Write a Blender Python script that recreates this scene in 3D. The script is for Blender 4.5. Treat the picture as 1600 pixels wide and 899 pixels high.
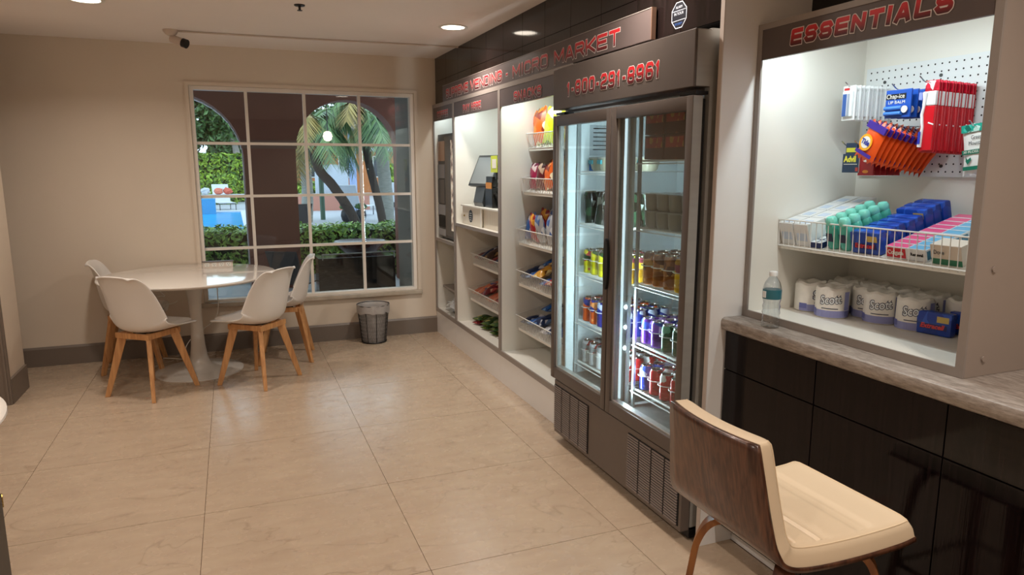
import bpy, bmesh, math, random
from mathutils import Vector, Matrix, Euler, noise
random.seed(7)
C = bpy.context.scene.collection
PI = math.pi
for o in list(bpy.data.objects):
    bpy.data.objects.remove(o)

# ------------------------------------------------------------------ camera
cam_d = bpy.data.cameras.new('camera')
cam = bpy.data.objects.new('camera', cam_d)
C.objects.link(cam)
cam_d.sensor_width = 36.0
cam_d.lens = 1091.35 / 1600 * 36.0
cam_d.clip_start = 0.05
cam_d.clip_end = 300
cam.location = (-1.7088, -6.1918, 1.5244)
cam.rotation_euler = (PI / 2 - 0.17196, 0.0, -0.37896)
bpy.context.scene.camera = cam

# ------------------------------------------------------------------ view, world
vs = bpy.context.scene.view_settings
vs.view_transform = 'Standard'
vs.look = 'None'
vs.gamma = 1.0
vs.use_curve_mapping = False
vs.exposure = 0.0
world = bpy.data.worlds.new('world')
bpy.context.scene.world = world
world.use_nodes = True
bg = world.node_tree.nodes['Background']
bg.inputs[0].default_value = (0.70, 0.86, 1.0, 1)
bg.inputs[1].default_value = 2.2

WARM = (1.0, 0.90, 0.80)
COOL = (0.86, 0.98, 1.0)
DOWN_X = (-0.24, -2.41, -4.5)
DOWN_Y = (-1.42, -3.55, -5.7, -7.85)
DOWN_W = 13.5
LAMPS = []
def area(name, loc, rot, sx, sy, watt, col, spread=PI, parent=None, shape='RECTANGLE'):
    d = bpy.data.lights.new(name, 'AREA')
    d.shape = shape
    d.size = sx
    if shape == 'RECTANGLE':
        d.size_y = sy
    d.energy = watt
    d.color = col
    d.spread = spread
    o = bpy.data.objects.new(name, d)
    C.objects.link(o)
    o.location = loc
    o.rotation_euler = rot
    LAMPS.append(o)
    return o
for i, x in enumerate(DOWN_X):
    for j, y in enumerate(DOWN_Y):
        area('downlight_lamp', (x, y, 2.44), (0, 0, 0), 0.13, 0.13, DOWN_W * (0.62 if i == 2 else 1.0), WARM, math.radians(150), shape='DISK')

# ------------------------------------------------------------------ helpers
def lin(c):
    if isinstance(c, str):
        c = c.lstrip('#')
        c = [int(c[i:i + 2], 16) / 255 for i in (0, 2, 4)]
    return tuple(((v / 12.92) if v <= 0.04045 else ((v + 0.055) / 1.055) ** 2.4) for v in c) + (1.0,)

MATS = {}
def nodes_of(m):
    return m.node_tree.nodes, m.node_tree.links
def mat(name, col, rough=0.5, metal=0.0, spec=0.5, var=0.0, scale=6.0, bump=0.0, bscale=60.0, coat=0.0,
        emit=None, estr=0.0, stretch=None, trans=0.0, alpha=1.0, sheen=0.0):
    if name in MATS:
        return MATS[name]
    m = bpy.data.materials.new(name)
    m.use_nodes = True
    N, L = nodes_of(m)
    b = N['Principled BSDF']
    b.inputs['Base Color'].default_value = lin(col)
    b.inputs['Roughness'].default_value = rough
    b.inputs['Metallic'].default_value = metal
    b.inputs['Specular IOR Level'].default_value = spec
    b.inputs['Coat Weight'].default_value = coat
    b.inputs['Transmission Weight'].default_value = trans
    b.inputs['Alpha'].default_value = alpha
    if emit:
        b.inputs['Emission Color'].default_value = lin(emit)
        b.inputs['Emission Strength'].default_value = estr
    if var or bump:
        tc = N.new('ShaderNodeTexCoord')
        mp = N.new('ShaderNodeMapping')
        L.new(tc.outputs['Object'], mp.inputs[0])
        if stretch:
            mp.inputs['Scale'].default_value = stretch
        if var:
            nz = N.new('ShaderNodeTexNoise')
            nz.inputs['Scale'].default_value = scale
            nz.inputs['Detail'].default_value = 5
            L.new(mp.outputs[0], nz.inputs['Vector'])
            mr = N.new('ShaderNodeMapRange')
            mr.inputs[1].default_value = 0.3
            mr.inputs[2].default_value = 0.7
            mr.inputs[3].default_value = 1 - var
            mr.inputs[4].default_value = 1 + var
            L.new(nz.outputs[0], mr.inputs[0])
            hs = N.new('ShaderNodeHueSaturation')
            hs.inputs['Color'].default_value = lin(col)
            L.new(mr.outputs[0], hs.inputs['Value'])
            L.new(hs.outputs[0], b.inputs['Base Color'])
        if bump:
            n2 = N.new('ShaderNodeTexNoise')
            n2.inputs['Scale'].default_value = bscale
            n2.inputs['Detail'].default_value = 3
            L.new(mp.outputs[0], n2.inputs['Vector'])
            bp = N.new('ShaderNodeBump')
            bp.inputs['Strength'].default_value = bump
            bp.inputs['Distance'].default_value = 0.002
            L.new(n2.outputs[0], bp.inputs['Height'])
            L.new(bp.outputs[0], b.inputs['Normal'])
    MATS[name] = m
    return m

def wood(name, c1, c2, rough=0.4, scale=(2, 2, 30), coat=0.0, ring=3.0, spec=0.5):
    if name in MATS:
        return MATS[name]
    m = mat(name, c1, rough, coat=coat, spec=spec)
    N, L = nodes_of(m)
    b = N['Principled BSDF']
    tc = N.new('ShaderNodeTexCoord')
    mp = N.new('ShaderNodeMapping')
    mp.inputs['Scale'].default_value = scale
    L.new(tc.outputs['Object'], mp.inputs[0])
    n = N.new('ShaderNodeTexNoise')
    n.inputs['Scale'].default_value = ring
    n.inputs['Detail'].default_value = 6
    n.inputs['Distortion'].default_value = 0.6
    L.new(mp.outputs[0], n.inputs['Vector'])
    r = N.new('ShaderNodeValToRGB')
    r.color_ramp.elements[0].position = 0.35
    r.color_ramp.elements[0].color = lin(c1)
    r.color_ramp.elements[1].position = 0.65
    r.color_ramp.elements[1].color = lin(c2)
    L.new(n.outputs[0], r.inputs[0])
    L.new(r.outputs[0], b.inputs['Base Color'])
    bp = N.new('ShaderNodeBump')
    bp.inputs['Strength'].default_value = 0.15
    bp.inputs['Distance'].default_value = 0.001
    L.new(n.outputs[0], bp.inputs['Height'])
    L.new(bp.outputs[0], b.inputs['Normal'])
    return m

def printed(name, cols, rough=0.3, scale=22.0):
    """glossy packaging film printed with irregular patches of a few colours"""
    if name in MATS:
        return MATS[name]
    m = mat(name, cols[0], rough)
    N, L = nodes_of(m)
    b = N['Principled BSDF']
    tc = N.new('ShaderNodeTexCoord')
    v = N.new('ShaderNodeTexVoronoi')
    v.inputs['Scale'].default_value = scale
    L.new(tc.outputs['Object'], v.inputs['Vector'])
    sp = N.new('ShaderNodeSeparateColor')
    L.new(v.outputs['Color'], sp.inputs[0])
    r = N.new('ShaderNodeValToRGB')
    r.color_ramp.interpolation = 'CONSTANT'
    n = len(cols)
    e = r.color_ramp.elements
    e[0].position = 0
    e[0].color = lin(cols[0])
    e[1].position = 0.5
    e[1].color = lin(cols[1])
    for k in range(2, n):
        el = e.new(0.5 + 0.5 * (k - 1) / (n - 1))
        el.color = lin(cols[k])
    L.new(sp.outputs[0], r.inputs[0])
    L.new(r.outputs[0], b.inputs['Base Color'])
    return m

def glass_mat(name, tint=(0.93, 0.97, 0.96), gloss=1.0, rough=0.0):
    if name in MATS:
        return MATS[name]
    m = bpy.data.materials.new(name)
    m.use_nodes = True
    N, L = nodes_of(m)
    N.remove(N['Principled BSDF'])
    out = N['Material Output']
    t = N.new('ShaderNodeBsdfTransparent')
    t.inputs[0].default_value = tint + (1,)
    g = N.new('ShaderNodeBsdfGlossy')
    g.inputs['Roughness'].default_value = rough
    f = N.new('ShaderNodeFresnel')
    gm = N.new('ShaderNodeNewGeometry')
    ma = N.new('ShaderNodeMath')
    ma.operation = 'MULTIPLY_ADD'
    ma.inputs[1].default_value = -0.8333
    ma.inputs[2].default_value = 1.5
    L.new(gm.outputs['Backfacing'], ma.inputs[0])
    L.new(ma.outputs[0], f.inputs[0])
    mu = N.new('ShaderNodeMath')
    mu.operation = 'MULTIPLY'
    mu.inputs[1].default_value = gloss
    mx = N.new('ShaderNodeMixShader')
    L.new(f.outputs[0], mu.inputs[0])
    L.new(mu.outputs[0], mx.inputs[0])
    L.new(t.outputs[0], mx.inputs[1])
    L.new(g.outputs[0], mx.inputs[2])
    L.new(mx.outputs[0], out.inputs[0])
    MATS[name] = m
    return m

class MB:
    def __init__(s):
        s.v = []
        s.f = []
    def add(s, vs, fs, M=None):
        n = len(s.v)
        for p in vs:
            p = Vector(p)
            s.v.append(tuple(M @ p) if M else tuple(p))
        for f in fs:
            s.f.append(tuple(i + n for i in f))
        return s
    def box(s, x0, x1, y0, y1, z0, z1, M=None, bev=0.0):
        if bev > 0:
            bm = bmesh.new()
            bmesh.ops.create_cube(bm, size=1.0)
            for v in bm.verts:
                v.co = Vector(((x0 + x1) / 2 + v.co.x * (x1 - x0), (y0 + y1) / 2 + v.co.y * (y1 - y0), (z0 + z1) / 2 + v.co.z * (z1 - z0)))
            bmesh.ops.bevel(bm, geom=list(bm.edges), offset=bev, segments=2, affect='EDGES', profile=0.6)
            bm.verts.index_update()
            s.add([v.co.copy() for v in bm.verts], [[v.index for v in f.verts] for f in bm.faces], M)
            bm.free()
            return s
        v = [(x, y, z) for x in (x0, x1) for y in (y0, y1) for z in (z0, z1)]
        f = [(0, 1, 3, 2), (4, 6, 7, 5), (0, 4, 5, 1), (2, 3, 7, 6), (0, 2, 6, 4), (1, 5, 7, 3)]
        return s.add(v, f, M)
    def tube(s, pts, r, seg=8, cap=True, M=None):
        pts = [Vector(p) for p in pts]
        rr = r if isinstance(r, (list, tuple)) else [r] * len(pts)
        n0 = len(s.v)
        up = None
        for i, p in enumerate(pts):
            d = (pts[min(i + 1, len(pts) - 1)] - pts[max(i - 1, 0)]).normalized()
            if up is None:
                up = Vector((0, 0, 1)) if abs(d.z) < 0.9 else Vector((1, 0, 0))
            a = d.cross(up)
            if a.length < 1e-5:
                a = d.cross(Vector((0, 1, 0)))
            a.normalize()
            b = a.cross(d).normalized()
            up = b
            for k in range(seg):
                t = 2 * PI * k / seg
                q = p + (a * math.cos(t) + b * math.sin(t)) * rr[i]
                s.v.append(tuple(M @ q) if M else tuple(q))
        for i in range(len(pts) - 1):
            for k in range(seg):
                k2 = (k + 1) % seg
                a0 = n0 + i * seg
                s.f.append((a0 + k, a0 + k2, a0 + seg + k2, a0 + seg + k))
        if cap:
            s.f.append(tuple(n0 + k for k in range(seg)))
            s.f.append(tuple(n0 + (len(pts) - 1) * seg + k for k in reversed(range(seg))))
        return s
    def lathe(s, prof, seg=24, M=None, cx=0, cy=0, cz=0, ax=None):
        n0 = len(s.v)
        for (r, z) in prof:
            for k in range(seg):
                t = 2 * PI * k / seg
                q = Vector((cx + r * math.cos(t), cy + r * math.sin(t), cz + z))
                s.v.append(tuple(M @ q) if M else tuple(q))
        for i in range(len(prof) - 1):
            for k in range(seg):
                k2 = (k + 1) % seg
                a0 = n0 + i * seg
                s.f.append((a0 + k, a0 + k2, a0 + seg + k2, a0 + seg + k))
        s.f.append(tuple(n0 + k for k in reversed(range(seg))))
        s.f.append(tuple(n0 + (len(prof) - 1) * seg + k for k in range(seg)))
        return s
    def grid(s, fn, nu, nv, M=None):
        n0 = len(s.v)
        for i in range(nu + 1):
            for j in range(nv + 1):
                q = Vector(fn(i / nu, j / nv))
                s.v.append(tuple(M @ q) if M else tuple(q))
        for i in range(nu):
            for j in range(nv):
                a = n0 + i * (nv + 1) + j
                s.f.append((a, a + nv + 1, a + nv + 2, a + 1))
        return s
    def prism(s, poly, a0, a1, axis='y', M=None):
        """polygon in the plane normal to axis, extruded a0..a1"""
        n = len(poly)
        def P(p, a):
            if axis == 'y':
                return (p[0], a, p[1])
            if axis == 'x':
                return (a, p[0], p[1])
            return (p[0], p[1], a)
        vs = [P(p, a0) for p in poly] + [P(p, a1) for p in poly]
        fs = [tuple(range(n)), tuple(reversed(range(n, 2 * n)))]
        for i in range(n):
            j = (i + 1) % n
            fs.append((i, n + i, n + j, j))
        return s.add(vs, fs, M)
    def build(s, name, m, parent=None, smooth=False, off=None, kind=None, label=None):
        me = bpy.data.meshes.new(name)
        if off is None:
            off = Vector((0, 0, 0))
            q = parent
            while q:
                off = off + q.location
                q = q.parent
        off = Vector(off)
        me.from_pydata([tuple(Vector(p) - off) for p in s.v], [], s.f)
        bm = bmesh.new()
        bm.from_mesh(me)
        bmesh.ops.recalc_face_normals(bm, faces=bm.faces)
        bm.to_mesh(me)
        bm.free()
        if m:
            me.materials.append(m)
        o = bpy.data.objects.new(name, me)
        C.objects.link(o)
        if parent:
            o.parent = parent
        if smooth:
            for p in me.polygons:
                p.use_smooth = True
            me.set_sharp_from_angle(angle=math.radians(38))
        if kind:
            o['kind'] = kind
        if label:
            o['label'] = label
        return o

def tag(o, label, cat, group=None):
    o['label'] = label
    o['category'] = cat
    if group:
        o['group'] = group
    return o
def thing(name, label, cat, loc=(0, 0, 0), group=None):
    o = bpy.data.objects.new(name, None)
    C.objects.link(o)
    o.location = loc
    o.empty_display_size = 0.05
    return tag(o, label, cat, group)
def struct(o):
    o['kind'] = 'structure'
    return o
def sempty(name):
    o = bpy.data.objects.new(name, None)
    C.objects.link(o)
    o['kind'] = 'structure'
    return o
def copy_tree(o, parent=None):
    c = o.copy()
    C.objects.link(c)
    if parent:
        c.parent = parent
    for ch in list(o.children):
        copy_tree(ch, c)
    return c
def inst(proto, loc, rot=None, label=None, group=None, scale=None, first=[]):
    """first use moves the prototype itself, later ones copy it"""
    if proto.get('used'):
        o = copy_tree(proto)
    else:
        o = proto
        o['used'] = 1
    o.location = loc
    if rot is not None:
        o.rotation_euler = rot
    if scale is not None:
        o.scale = scale
    if label:
        o['label'] = label
    if group:
        o['group'] = group
    return o
FACE_X = Matrix(((0, 0, -1, 0), (-1, 0, 0, 0), (0, 1, 0, 0), (0, 0, 0, 1)))   # writing read by someone looking along +x
FACE_Y = Matrix(((1, 0, 0, 0), (0, 0, -1, 0), (0, 1, 0, 0), (0, 0, 0, 1)))    # writing read by someone looking along +y
TXT = {}
def text(s, size, m, loc, parent=None, face=FACE_X, bold=0.0, width=1.0, depth=0.0002, name='lettering', align='CENTER', shear=0.0, wide=None, off=None, res=3, spacing=1.0):
    """flat print / cut lettering as mesh. wide = total width to fit"""
    cu = bpy.data.curves.new(name, 'FONT')
    cu.body = s
    cu.size = size
    cu.align_x = align
    cu.align_y = 'CENTER'
    cu.offset = bold
    cu.extrude = depth
    cu.shear = shear
    cu.resolution_u = res
    cu.space_character = spacing
    tmp = bpy.data.objects.new('tmp', cu)
    C.objects.link(tmp)
    bpy.context.view_layer.update()
    dg = bpy.context.evaluated_depsgraph_get()
    me = bpy.data.meshes.new_from_object(tmp.evaluated_get(dg))
    bpy.data.objects.remove(tmp)
    bpy.data.curves.remove(cu)
    if wide and len(me.vertices):
        xs = [v.co.x for v in me.vertices]
        w = max(xs) - min(xs)
        cx = (max(xs) + min(xs)) / 2
        k = wide / w
        for v in me.vertices:
            v.co.x = (v.co.x - cx) * k
    elif width != 1.0:
        for v in me.vertices:
            v.co.x *= width
    me.transform(face)
    if off is None:
        off = Vector((0, 0, 0))
        q = parent
        while q:
            off = off + q.location
            q = q.parent
    me.transform(Matrix.Translation(Vector(loc) - Vector(off)))
    me.materials.clear()
    me.materials.append(m)
    o = bpy.data.objects.new(name, me)
    C.objects.link(o)
    if parent:
        o.parent = parent
    return o
ORD = ['first', 'second', 'third', 'fourth', 'fifth', 'sixth', 'seventh', 'eighth', 'ninth', 'tenth', 'eleventh', 'twelfth', 'thirteenth', 'fourteenth', 'fifteenth']

GL = {' ': [],
 'S': [[(1,.82),(.85,1),(.15,1),(0,.85),(0,.65),(.15,.5),(.85,.5),(1,.35),(1,.15),(.85,0),(.15,0),(0,.18)]],
 'E': [[(1,1),(0,1),(0,0),(1,0)],[(0,.5),(.92,.5)]],
 'U': [[(0,1),(0,.15),(.15,0),(.85,0),(1,.15),(1,1)]],
 'P': [[(0,0),(0,1),(.85,1),(1,.85),(1,.56),(.85,.42),(0,.42)]],
 'R': [[(0,0),(0,1),(.85,1),(1,.85),(1,.58),(.85,.44),(0,.44)],[(.62,.44),(1,0)]],
 'M': [[(0,0),(0,1),(.5,.22),(1,1),(1,0)]],
 'V': [[(0,1),(.5,0),(1,1)]],
 'N': [[(0,0),(0,1),(1,0),(1,1)]],
 'D': [[(0,0),(0,1),(.8,1),(1,.8),(1,.2),(.8,0),(0,0)]],
 'I': [[(.5,0),(.5,1)]],
 'G': [[(1,.80),(.85,1),(.15,1),(0,.85),(0,.15),(.15,0),(.85,0),(1,.15),(1,.48),(.58,.48)]],
 'C': [[(1,.78),(.85,1),(.15,1),(0,.85),(0,.15),(.15,0),(.85,0),(1,.22)]],
 'O': [[(.15,0),(0,.15),(0,.85),(.15,1),(.85,1),(1,.85),(1,.15),(.85,0),(.15,0)]],
 'A': [[(0,0),(.42,1),(.58,1),(1,0)],[(.2,.28),(.8,.28)]],
 'K': [[(0,0),(0,1)],[(1,1),(.15,.48),(.3,.48),(1,0)]],
 'T': [[(0,1),(1,1)],[(.5,1),(.5,0)]],
 'F': [[(1,1),(0,1),(0,0)],[(0,.5),(.9,.5)]],
 'Y': [[(0,1),(.5,.5),(1,1)],[(.5,.5),(.5,0)]],
 'H': [[(0,0),(0,1)],[(1,0),(1,1)],[(0,.5),(1,.5)]],
 'L': [[(0,1),(0,0),(1,0)]],
 '-': [[(.25,.42),(.75,.42)]],
 '1': [[(.15,.82),(.55,1),(.55,0)]],
 '2': [[(0,.85),(.15,1),(.85,1),(1,.85),(1,.6),(.85,.5),(.15,.42),(0,.3),(0,0),(1,0)]],
 '6': [[(1,.88),(.85,1),(.15,1),(0,.85),(0,.15),(.15,0),(.85,0),(1,.15),(1,.42),(.85,.55),(0,.55)]],
 '9': [[(0,.12),(.15,0),(.85,0),(1,.15),(1,.85),(.85,1),(.15,1),(0,.85),(0,.58),(.15,.45),(1,.45)]],
 '8': [[(.15,0),(0,.15),(0,.4),(.12,.5),(0,.62),(0,.85),(.15,1),(.85,1),(1,.85),(1,.62),(.88,.5),(1,.4),(1,.15),(.85,0),(.15,0)],[(.12,.5),(.88,.5)]],
 '0': [[(.15,0),(0,.15),(0,.85),(.15,1),(.85,1),(1,.85),(1,.15),(.85,0),(.15,0)]],
}
GW = {' ': 0.5, 'I': 0.32, '-': 0.55, '1': 0.62, 'M': 1.2}
def block_text(s, loc, wide, high, parent, t=0.2, gap=0.16, out=0.0035, slant=0.0, mats=None):
    """heavy wide sign lettering cut flat: an outline layer and a fill layer, read along +x"""
    tot = sum(GW.get(c, 1.0) for c in s) + gap * (len(s) - 1)
    k = wide / tot
    th = t * high
    for nm, m, ex, dx in (('lettering_outline', mats[0], out, 0.0), ('lettering', mats[1], 0.0, 0.0006)):
        mb = MB()
        x = -wide / 2
        hw = th / 2 + ex
        for c in s:
            w = GW.get(c, 1.0) * k
            tt = min(th, w * 0.36) if c not in '-I' else th
            hw = tt / 2 + ex
            lay = 0
            for path in GL[c]:
                P_ = []
                for (u, v) in path:
                    px_ = x + tt / 2 + u * (w - tt)
                    py_ = -high / 2 + th / 2 + v * (high - th)
                    P_.append(Vector((px_ + slant * py_, py_, 0)))
                n = len(P_)
                closed = (P_[0] - P_[-1]).length < 1e-6
                for i in range(n - 1):
                    a, b = P_[i].copy(), P_[i + 1].copy()
                    d = (b - a).normalized()
                    if i == 0 and not closed:
                        a -= d * hw
                    if i == n - 2 and not closed:
                        b += d * hw
                    q = Vector((-d.y, d.x, 0)) * hw
                    lv_ = Vector((0, 0, lay * 1.5e-5))
                    lay += 1
                    mb.add([a + q + lv_, a - q + lv_, b - q + lv_, b + q + lv_], [(0, 1, 2, 3)])
                for i in range(0 if closed else 1, n - 1):
                    lay += 1
                    mb.add([P_[i] + Vector((hw * math.cos(2 * PI * j / 12), hw * math.sin(2 * PI * j / 12), lay * 1.5e-5)) for j in range(12)], [tuple(range(12))])
            x += w + gap * k
        mb.v = [tuple(FACE_X @ Vector(p) + Vector(loc) + Vector((-dx, 0, 0))) for p in mb.v]
        mb.build(nm, m, parent)

# ------------------------------------------------------------------ materials
M_wall = mat('beige_wall_paint', '#dacbb9', 0.62, var=0.03, scale=1.5, bump=0.06, bscale=300)
M_ceil = mat('ceiling_paint', '#efe5de', 0.8, var=0.02, scale=1.2)
M_base = mat('taupe_trim_paint', '#75695f', 0.45, var=0.03)
M_frame = mat('window_frame_paint', '#e8dfd4', 0.4)
M_alu = mat('grey_laminate_edge', '#8f8680', 0.4, var=0.03)
M_white = mat('white_laminate', '#e6e4dc', 0.35, var=0.015, scale=2)
M_whitep = mat('white_panel', '#e4e2e0', 0.28, var=0.03, scale=1.3)
M_head = mat('taupe_sign_panel', '#564b49', 0.42)
M_darkt = wood('dark_gloss_tile', '#0d0908', '#1c1414', 0.08, (30, 30, 1.2), ring=1.5, spec=0.45)
M_darkc = wood('dark_wenge_laminate', '#0b0707', '#191112', 0.07, (60, 60, 2.0), ring=2.0, spec=0.22)
M_cooler = mat('cooler_bronze_paint', '#5f5651', 0.42, metal=0.25, var=0.02)
M_steel = mat('brushed_steel', '#a3a19c', 0.4, metal=0.3, var=0.05, scale=3, stretch=(1, 1, 12))
M_black = mat('black_plastic', '#0c0c0d', 0.35)
M_rubber = mat('black_rubber', '#070707', 0.7)
M_coolwhite = mat('cooler_liner', '#dfe8ea', 0.4)
M_wire = mat('white_coated_wire', '#dcdcd8', 0.35)
M_chrome = mat('chrome', '#c8c8c8', 0.15, metal=1.0)
M_red = mat('sign_red', '#c02026', 0.35)
M_redg = mat('sign_red_gradient', '#b01c24', 0.4)
_N, _L = nodes_of(M_redg)
_tc = _N.new('ShaderNodeTexCoord')
_sx = _N.new('ShaderNodeSeparateXYZ')
_rp = _N.new('ShaderNodeValToRGB')
_rp.color_ramp.elements[0].color = lin('#3c0c12')
_rp.color_ramp.elements[0].position = 0.05
_rp.color_ramp.elements[1].color = lin('#c8242c')
_rp.color_ramp.elements[1].position = 0.85
_L.new(_tc.outputs['Generated'], _sx.inputs[0])
_L.new(_sx.outputs[2], _rp.inputs[0])
_L.new(_rp.outputs[0], _N['Principled BSDF'].inputs['Base Color'])
M_signw = mat('sign_outline', '#d9cfcb', 0.35)
M_shell = mat('white_chair_plastic', '#e2dcd6', 0.3)
M_oak = wood('oak_leg', '#b07a4a', '#cc9864', 0.45, (14, 14, 1.5), ring=4)
M_tablew = mat('white_lacquer', '#e6e0d8', 0.08, coat=0.6)
M_leather = mat('cream_leather', '#dcc6a8', 0.42, bump=0.15, bscale=500)
M_walnut = wood('walnut_veneer', '#3a2118', '#63402e', 0.3, (26, 26, 1.6), ring=3, coat=0.2)
M_walnutl = wood('walnut_edge', '#7a4826', '#99622f', 0.35, (12, 12, 2), ring=3)
M_ink = mat('dark_print', '#1d2a4a', 0.4)
M_inkk = mat('black_print', '#141414', 0.4)
M_glass = glass_mat('window_glass', (0.92, 0.96, 0.95), 1.0)
M_cglass = glass_mat('cooler_glass', (0.84, 0.9, 0.9), 1.2)

# ------------------------------------------------------------------ setting: floor
def tile_mat():
    m = mat('beige_stone_tile', '#c3a27e', 0.24, spec=0.45)
    N, L = nodes_of(m)
    b = N['Principled BSDF']
    tc = N.new('ShaderNodeTexCoord')
    oi = N.new('ShaderNodeObjectInfo')
    ad = N.new('ShaderNodeVectorMath')
    ad.operation = 'ADD'
    mlt = N.new('ShaderNodeVectorMath')
    mlt.operation = 'SCALE'
    mlt.inputs['Scale'].default_value = 37.0
    cb = N.new('ShaderNodeCombineXYZ')
    L.new(oi.outputs['Random'], cb.inputs[0])
    L.new(oi.outputs['Random'], cb.inputs[1])
    L.new(cb.outputs[0], mlt.inputs[0])
    L.new(tc.outputs['Object'], ad.inputs[0])
    L.new(mlt.outputs[0], ad.inputs[1])
    n1 = N.new('ShaderNodeTexNoise')
    n1.inputs['Scale'].default_value = 5.5
    n1.inputs['Detail'].default_value = 8
    n1.inputs['Roughness'].default_value = 0.65
    mp = N.new('ShaderNodeMapping')
    mp.inputs['Scale'].default_value = (0.8, 2.6, 1)
    L.new(ad.outputs[0], mp.inputs[0])
    L.new(mp.outputs[0], n1.inputs['Vector'])
    r = N.new('ShaderNodeValToRGB')
    r.color_ramp.elements[0].position = 0.3
    r.color_ramp.elements[0].color = lin('#ac9681')
    r.color_ramp.elements[1].position = 0.7
    r.color_ramp.elements[1].color = lin('#b8a48d')
    L.new(n1.outputs[0], r.inputs[0])
    # thin brown veins
    mp2 = N.new('ShaderNodeMapping')
    mp2.inputs['Scale'].default_value = (0.75, 2.0, 1)
    mp2.inputs['Rotation'].default_value = (0, 0, 0.35)
    L.new(ad.outputs[0], mp2.inputs[0])
    n2 = N.new('ShaderNodeTexNoise')
    n2.inputs['Scale'].default_value = 1.1
    n2.inputs['Detail'].default_value = 4
    n2.inputs['Distortion'].default_value = 0.8
    L.new(mp2.outputs[0], n2.inputs['Vector'])
    sb = N.new('ShaderNodeMath')
    sb.operation = 'SUBTRACT'
    sb.inputs[1].default_value = 0.5
    L.new(n2.outputs[0], sb.inputs[0])
    ab = N.new('ShaderNodeMath')
    ab.operation = 'ABSOLUTE'
    L.new(sb.outputs[0], ab.inputs[0])
    mr = N.new('ShaderNodeMapRange')
    mr.inputs[1].default_value = 0.0
    mr.inputs[2].default_value = 0.0045
    mr.inputs[3].default_value = 0.38
    mr.inputs[4].default_value = 0.0
    L.new(ab.outputs[0], mr.inputs[0])
    mx = N.new('ShaderNodeMixRGB')
    mx.inputs[2].default_value = lin('#7c6654')
    L.new(mr.outputs[0], mx.inputs[0])
    L.new(r.outputs[0], mx.inputs[1])
    L.new(mx.outputs[0], b.inputs['Base Color'])
    n3 = N.new('ShaderNodeTexNoise')
    n3.inputs['Scale'].default_value = 14
    L.new(ad.outputs[0], n3.inputs['Vector'])
    m3 = N.new('ShaderNodeMapRange')
    m3.inputs[3].default_value = 0.16
    m3.inputs[4].default_value = 0.36
    L.new(n3.outputs[0], m3.inputs[0])
    L.new(m3.outputs[0], b.inputs['Roughness'])
    return m
M_tile = tile_mat()
M_grout = mat('floor_grout', '#6e5644', 0.8)
floor = struct(MB().box(-5.2, 0.75, -9.0, 0.0, -0.06, -0.003).build('floor', M_grout))
TW, TD, TX, TY = 0.8188, 0.80, -1.091, -2.203
g = 0.0012
tile_cache = {}
for i in range(-6, 4):
    for j in range(-10, 5):
        x0, x1 = max(TX + i * TW, -5.2), min(TX + (i + 1) * TW, 0.12)
        y0, y1 = max(TY + j * TD, -9.0), min(TY + (j + 1) * TD, 0.0)
        if x1 - x0 < 0.02 or y1 - y0 < 0.02:
            continue
        w, d = round(x1 - x0, 4), round(y1 - y0, 4)
        key = (w, d)
        if key not in tile_cache:
            o = MB().box(g, w - g, g, d - g, -0.012, 0.0).build('tile', M_tile)
            tile_cache[key] = o.data
        else:
            o = bpy.data.objects.new('tile', tile_cache[key])
            C.objects.link(o)
        o.location = (x0, y0, 0)
        o.parent = floor
# small pink stain on a tile near the counter
stain = MB()
sp = [(0.10 * math.cos(t) * (1 + 0.25 * math.sin(3 * t)), 0.028 * math.sin(t) * (1 + 0.3 * math.cos(2 * t))) for t in [2 * PI * k / 20 for k in range(20)]]
stain.add([(-0.905 + p[0] * .6 - p[1] * .4, -4.02 + p[1] + p[0] * .15, 0.0006) for p in sp], [tuple(range(20))])
stain.build('stain', mat('pink_stain', '#b5705e', 0.35), floor)

# ------------------------------------------------------------------ walls and ceiling
CEIL = 2.457
ceil = struct(MB().box(-5.2, 0.75, -9.0, 0.2, CEIL, CEIL + 0.1).build('ceiling', M_ceil))
WX0, WX1, WZ0, WZ1 = -1.972, -0.172, 0.408, 2.152
wb = MB()
wb.box(-5.2, WX0, 0, 0.2, 0, CEIL)
wb.box(WX1, 0.75, 0, 0.2, 0, CEIL)
wb.box(WX0, WX1, 0, 0.2, 0, WZ0)
wb.box(WX0, WX1, 0, 0.2, WZ1, CEIL)
struct(wb.build('wall_back', M_wall))
struct(MB().box(-5.3, -5.2, -9.0, 0.2, 0, CEIL).build('wall_left', M_wall))
struct(MB().box(-5.3, 0.85, -9.1, -9.0, 0, CEIL).build('wall_front', M_wall))
struct(MB().box(0.72, 0.85, -9.0, 0.2, 0, CEIL).build('wall_right', M_wall))
# stub wall on the left, its end faced with taupe trim
struct(MB().box(-5.2, -3.125, -0.95, -0.56, 0, CEIL).build('wall_stub', mat('stub_wall_paint', '#d6c5b2', 0.6)))
struct(MB().box(-3.15, -3.108, -0.955, -0.575, 0, 0.165).build('baseboard_stub', M_base))
tp = MB().box(-5.2, -3.112, -0.972, -0.951, 0, CEIL)
for k in range(3):
    tp.box(-3.135 - k * 0.055, -3.125 - k * 0.055, -0.982, -0.970, 0, CEIL)
struct(tp.build('trim_1', M_base))
bb = MB().box(-5.2, 0.0, -0.018, -0.001, 0, 0.135)
bb.prism([(-0.018, 0.135), (-0.001, 0.135), (-0.001, 0.15), (-0.008, 0.15)], -5.2, 0.0, axis='x')
struct(bb.build('baseboard_back', M_base))

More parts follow.
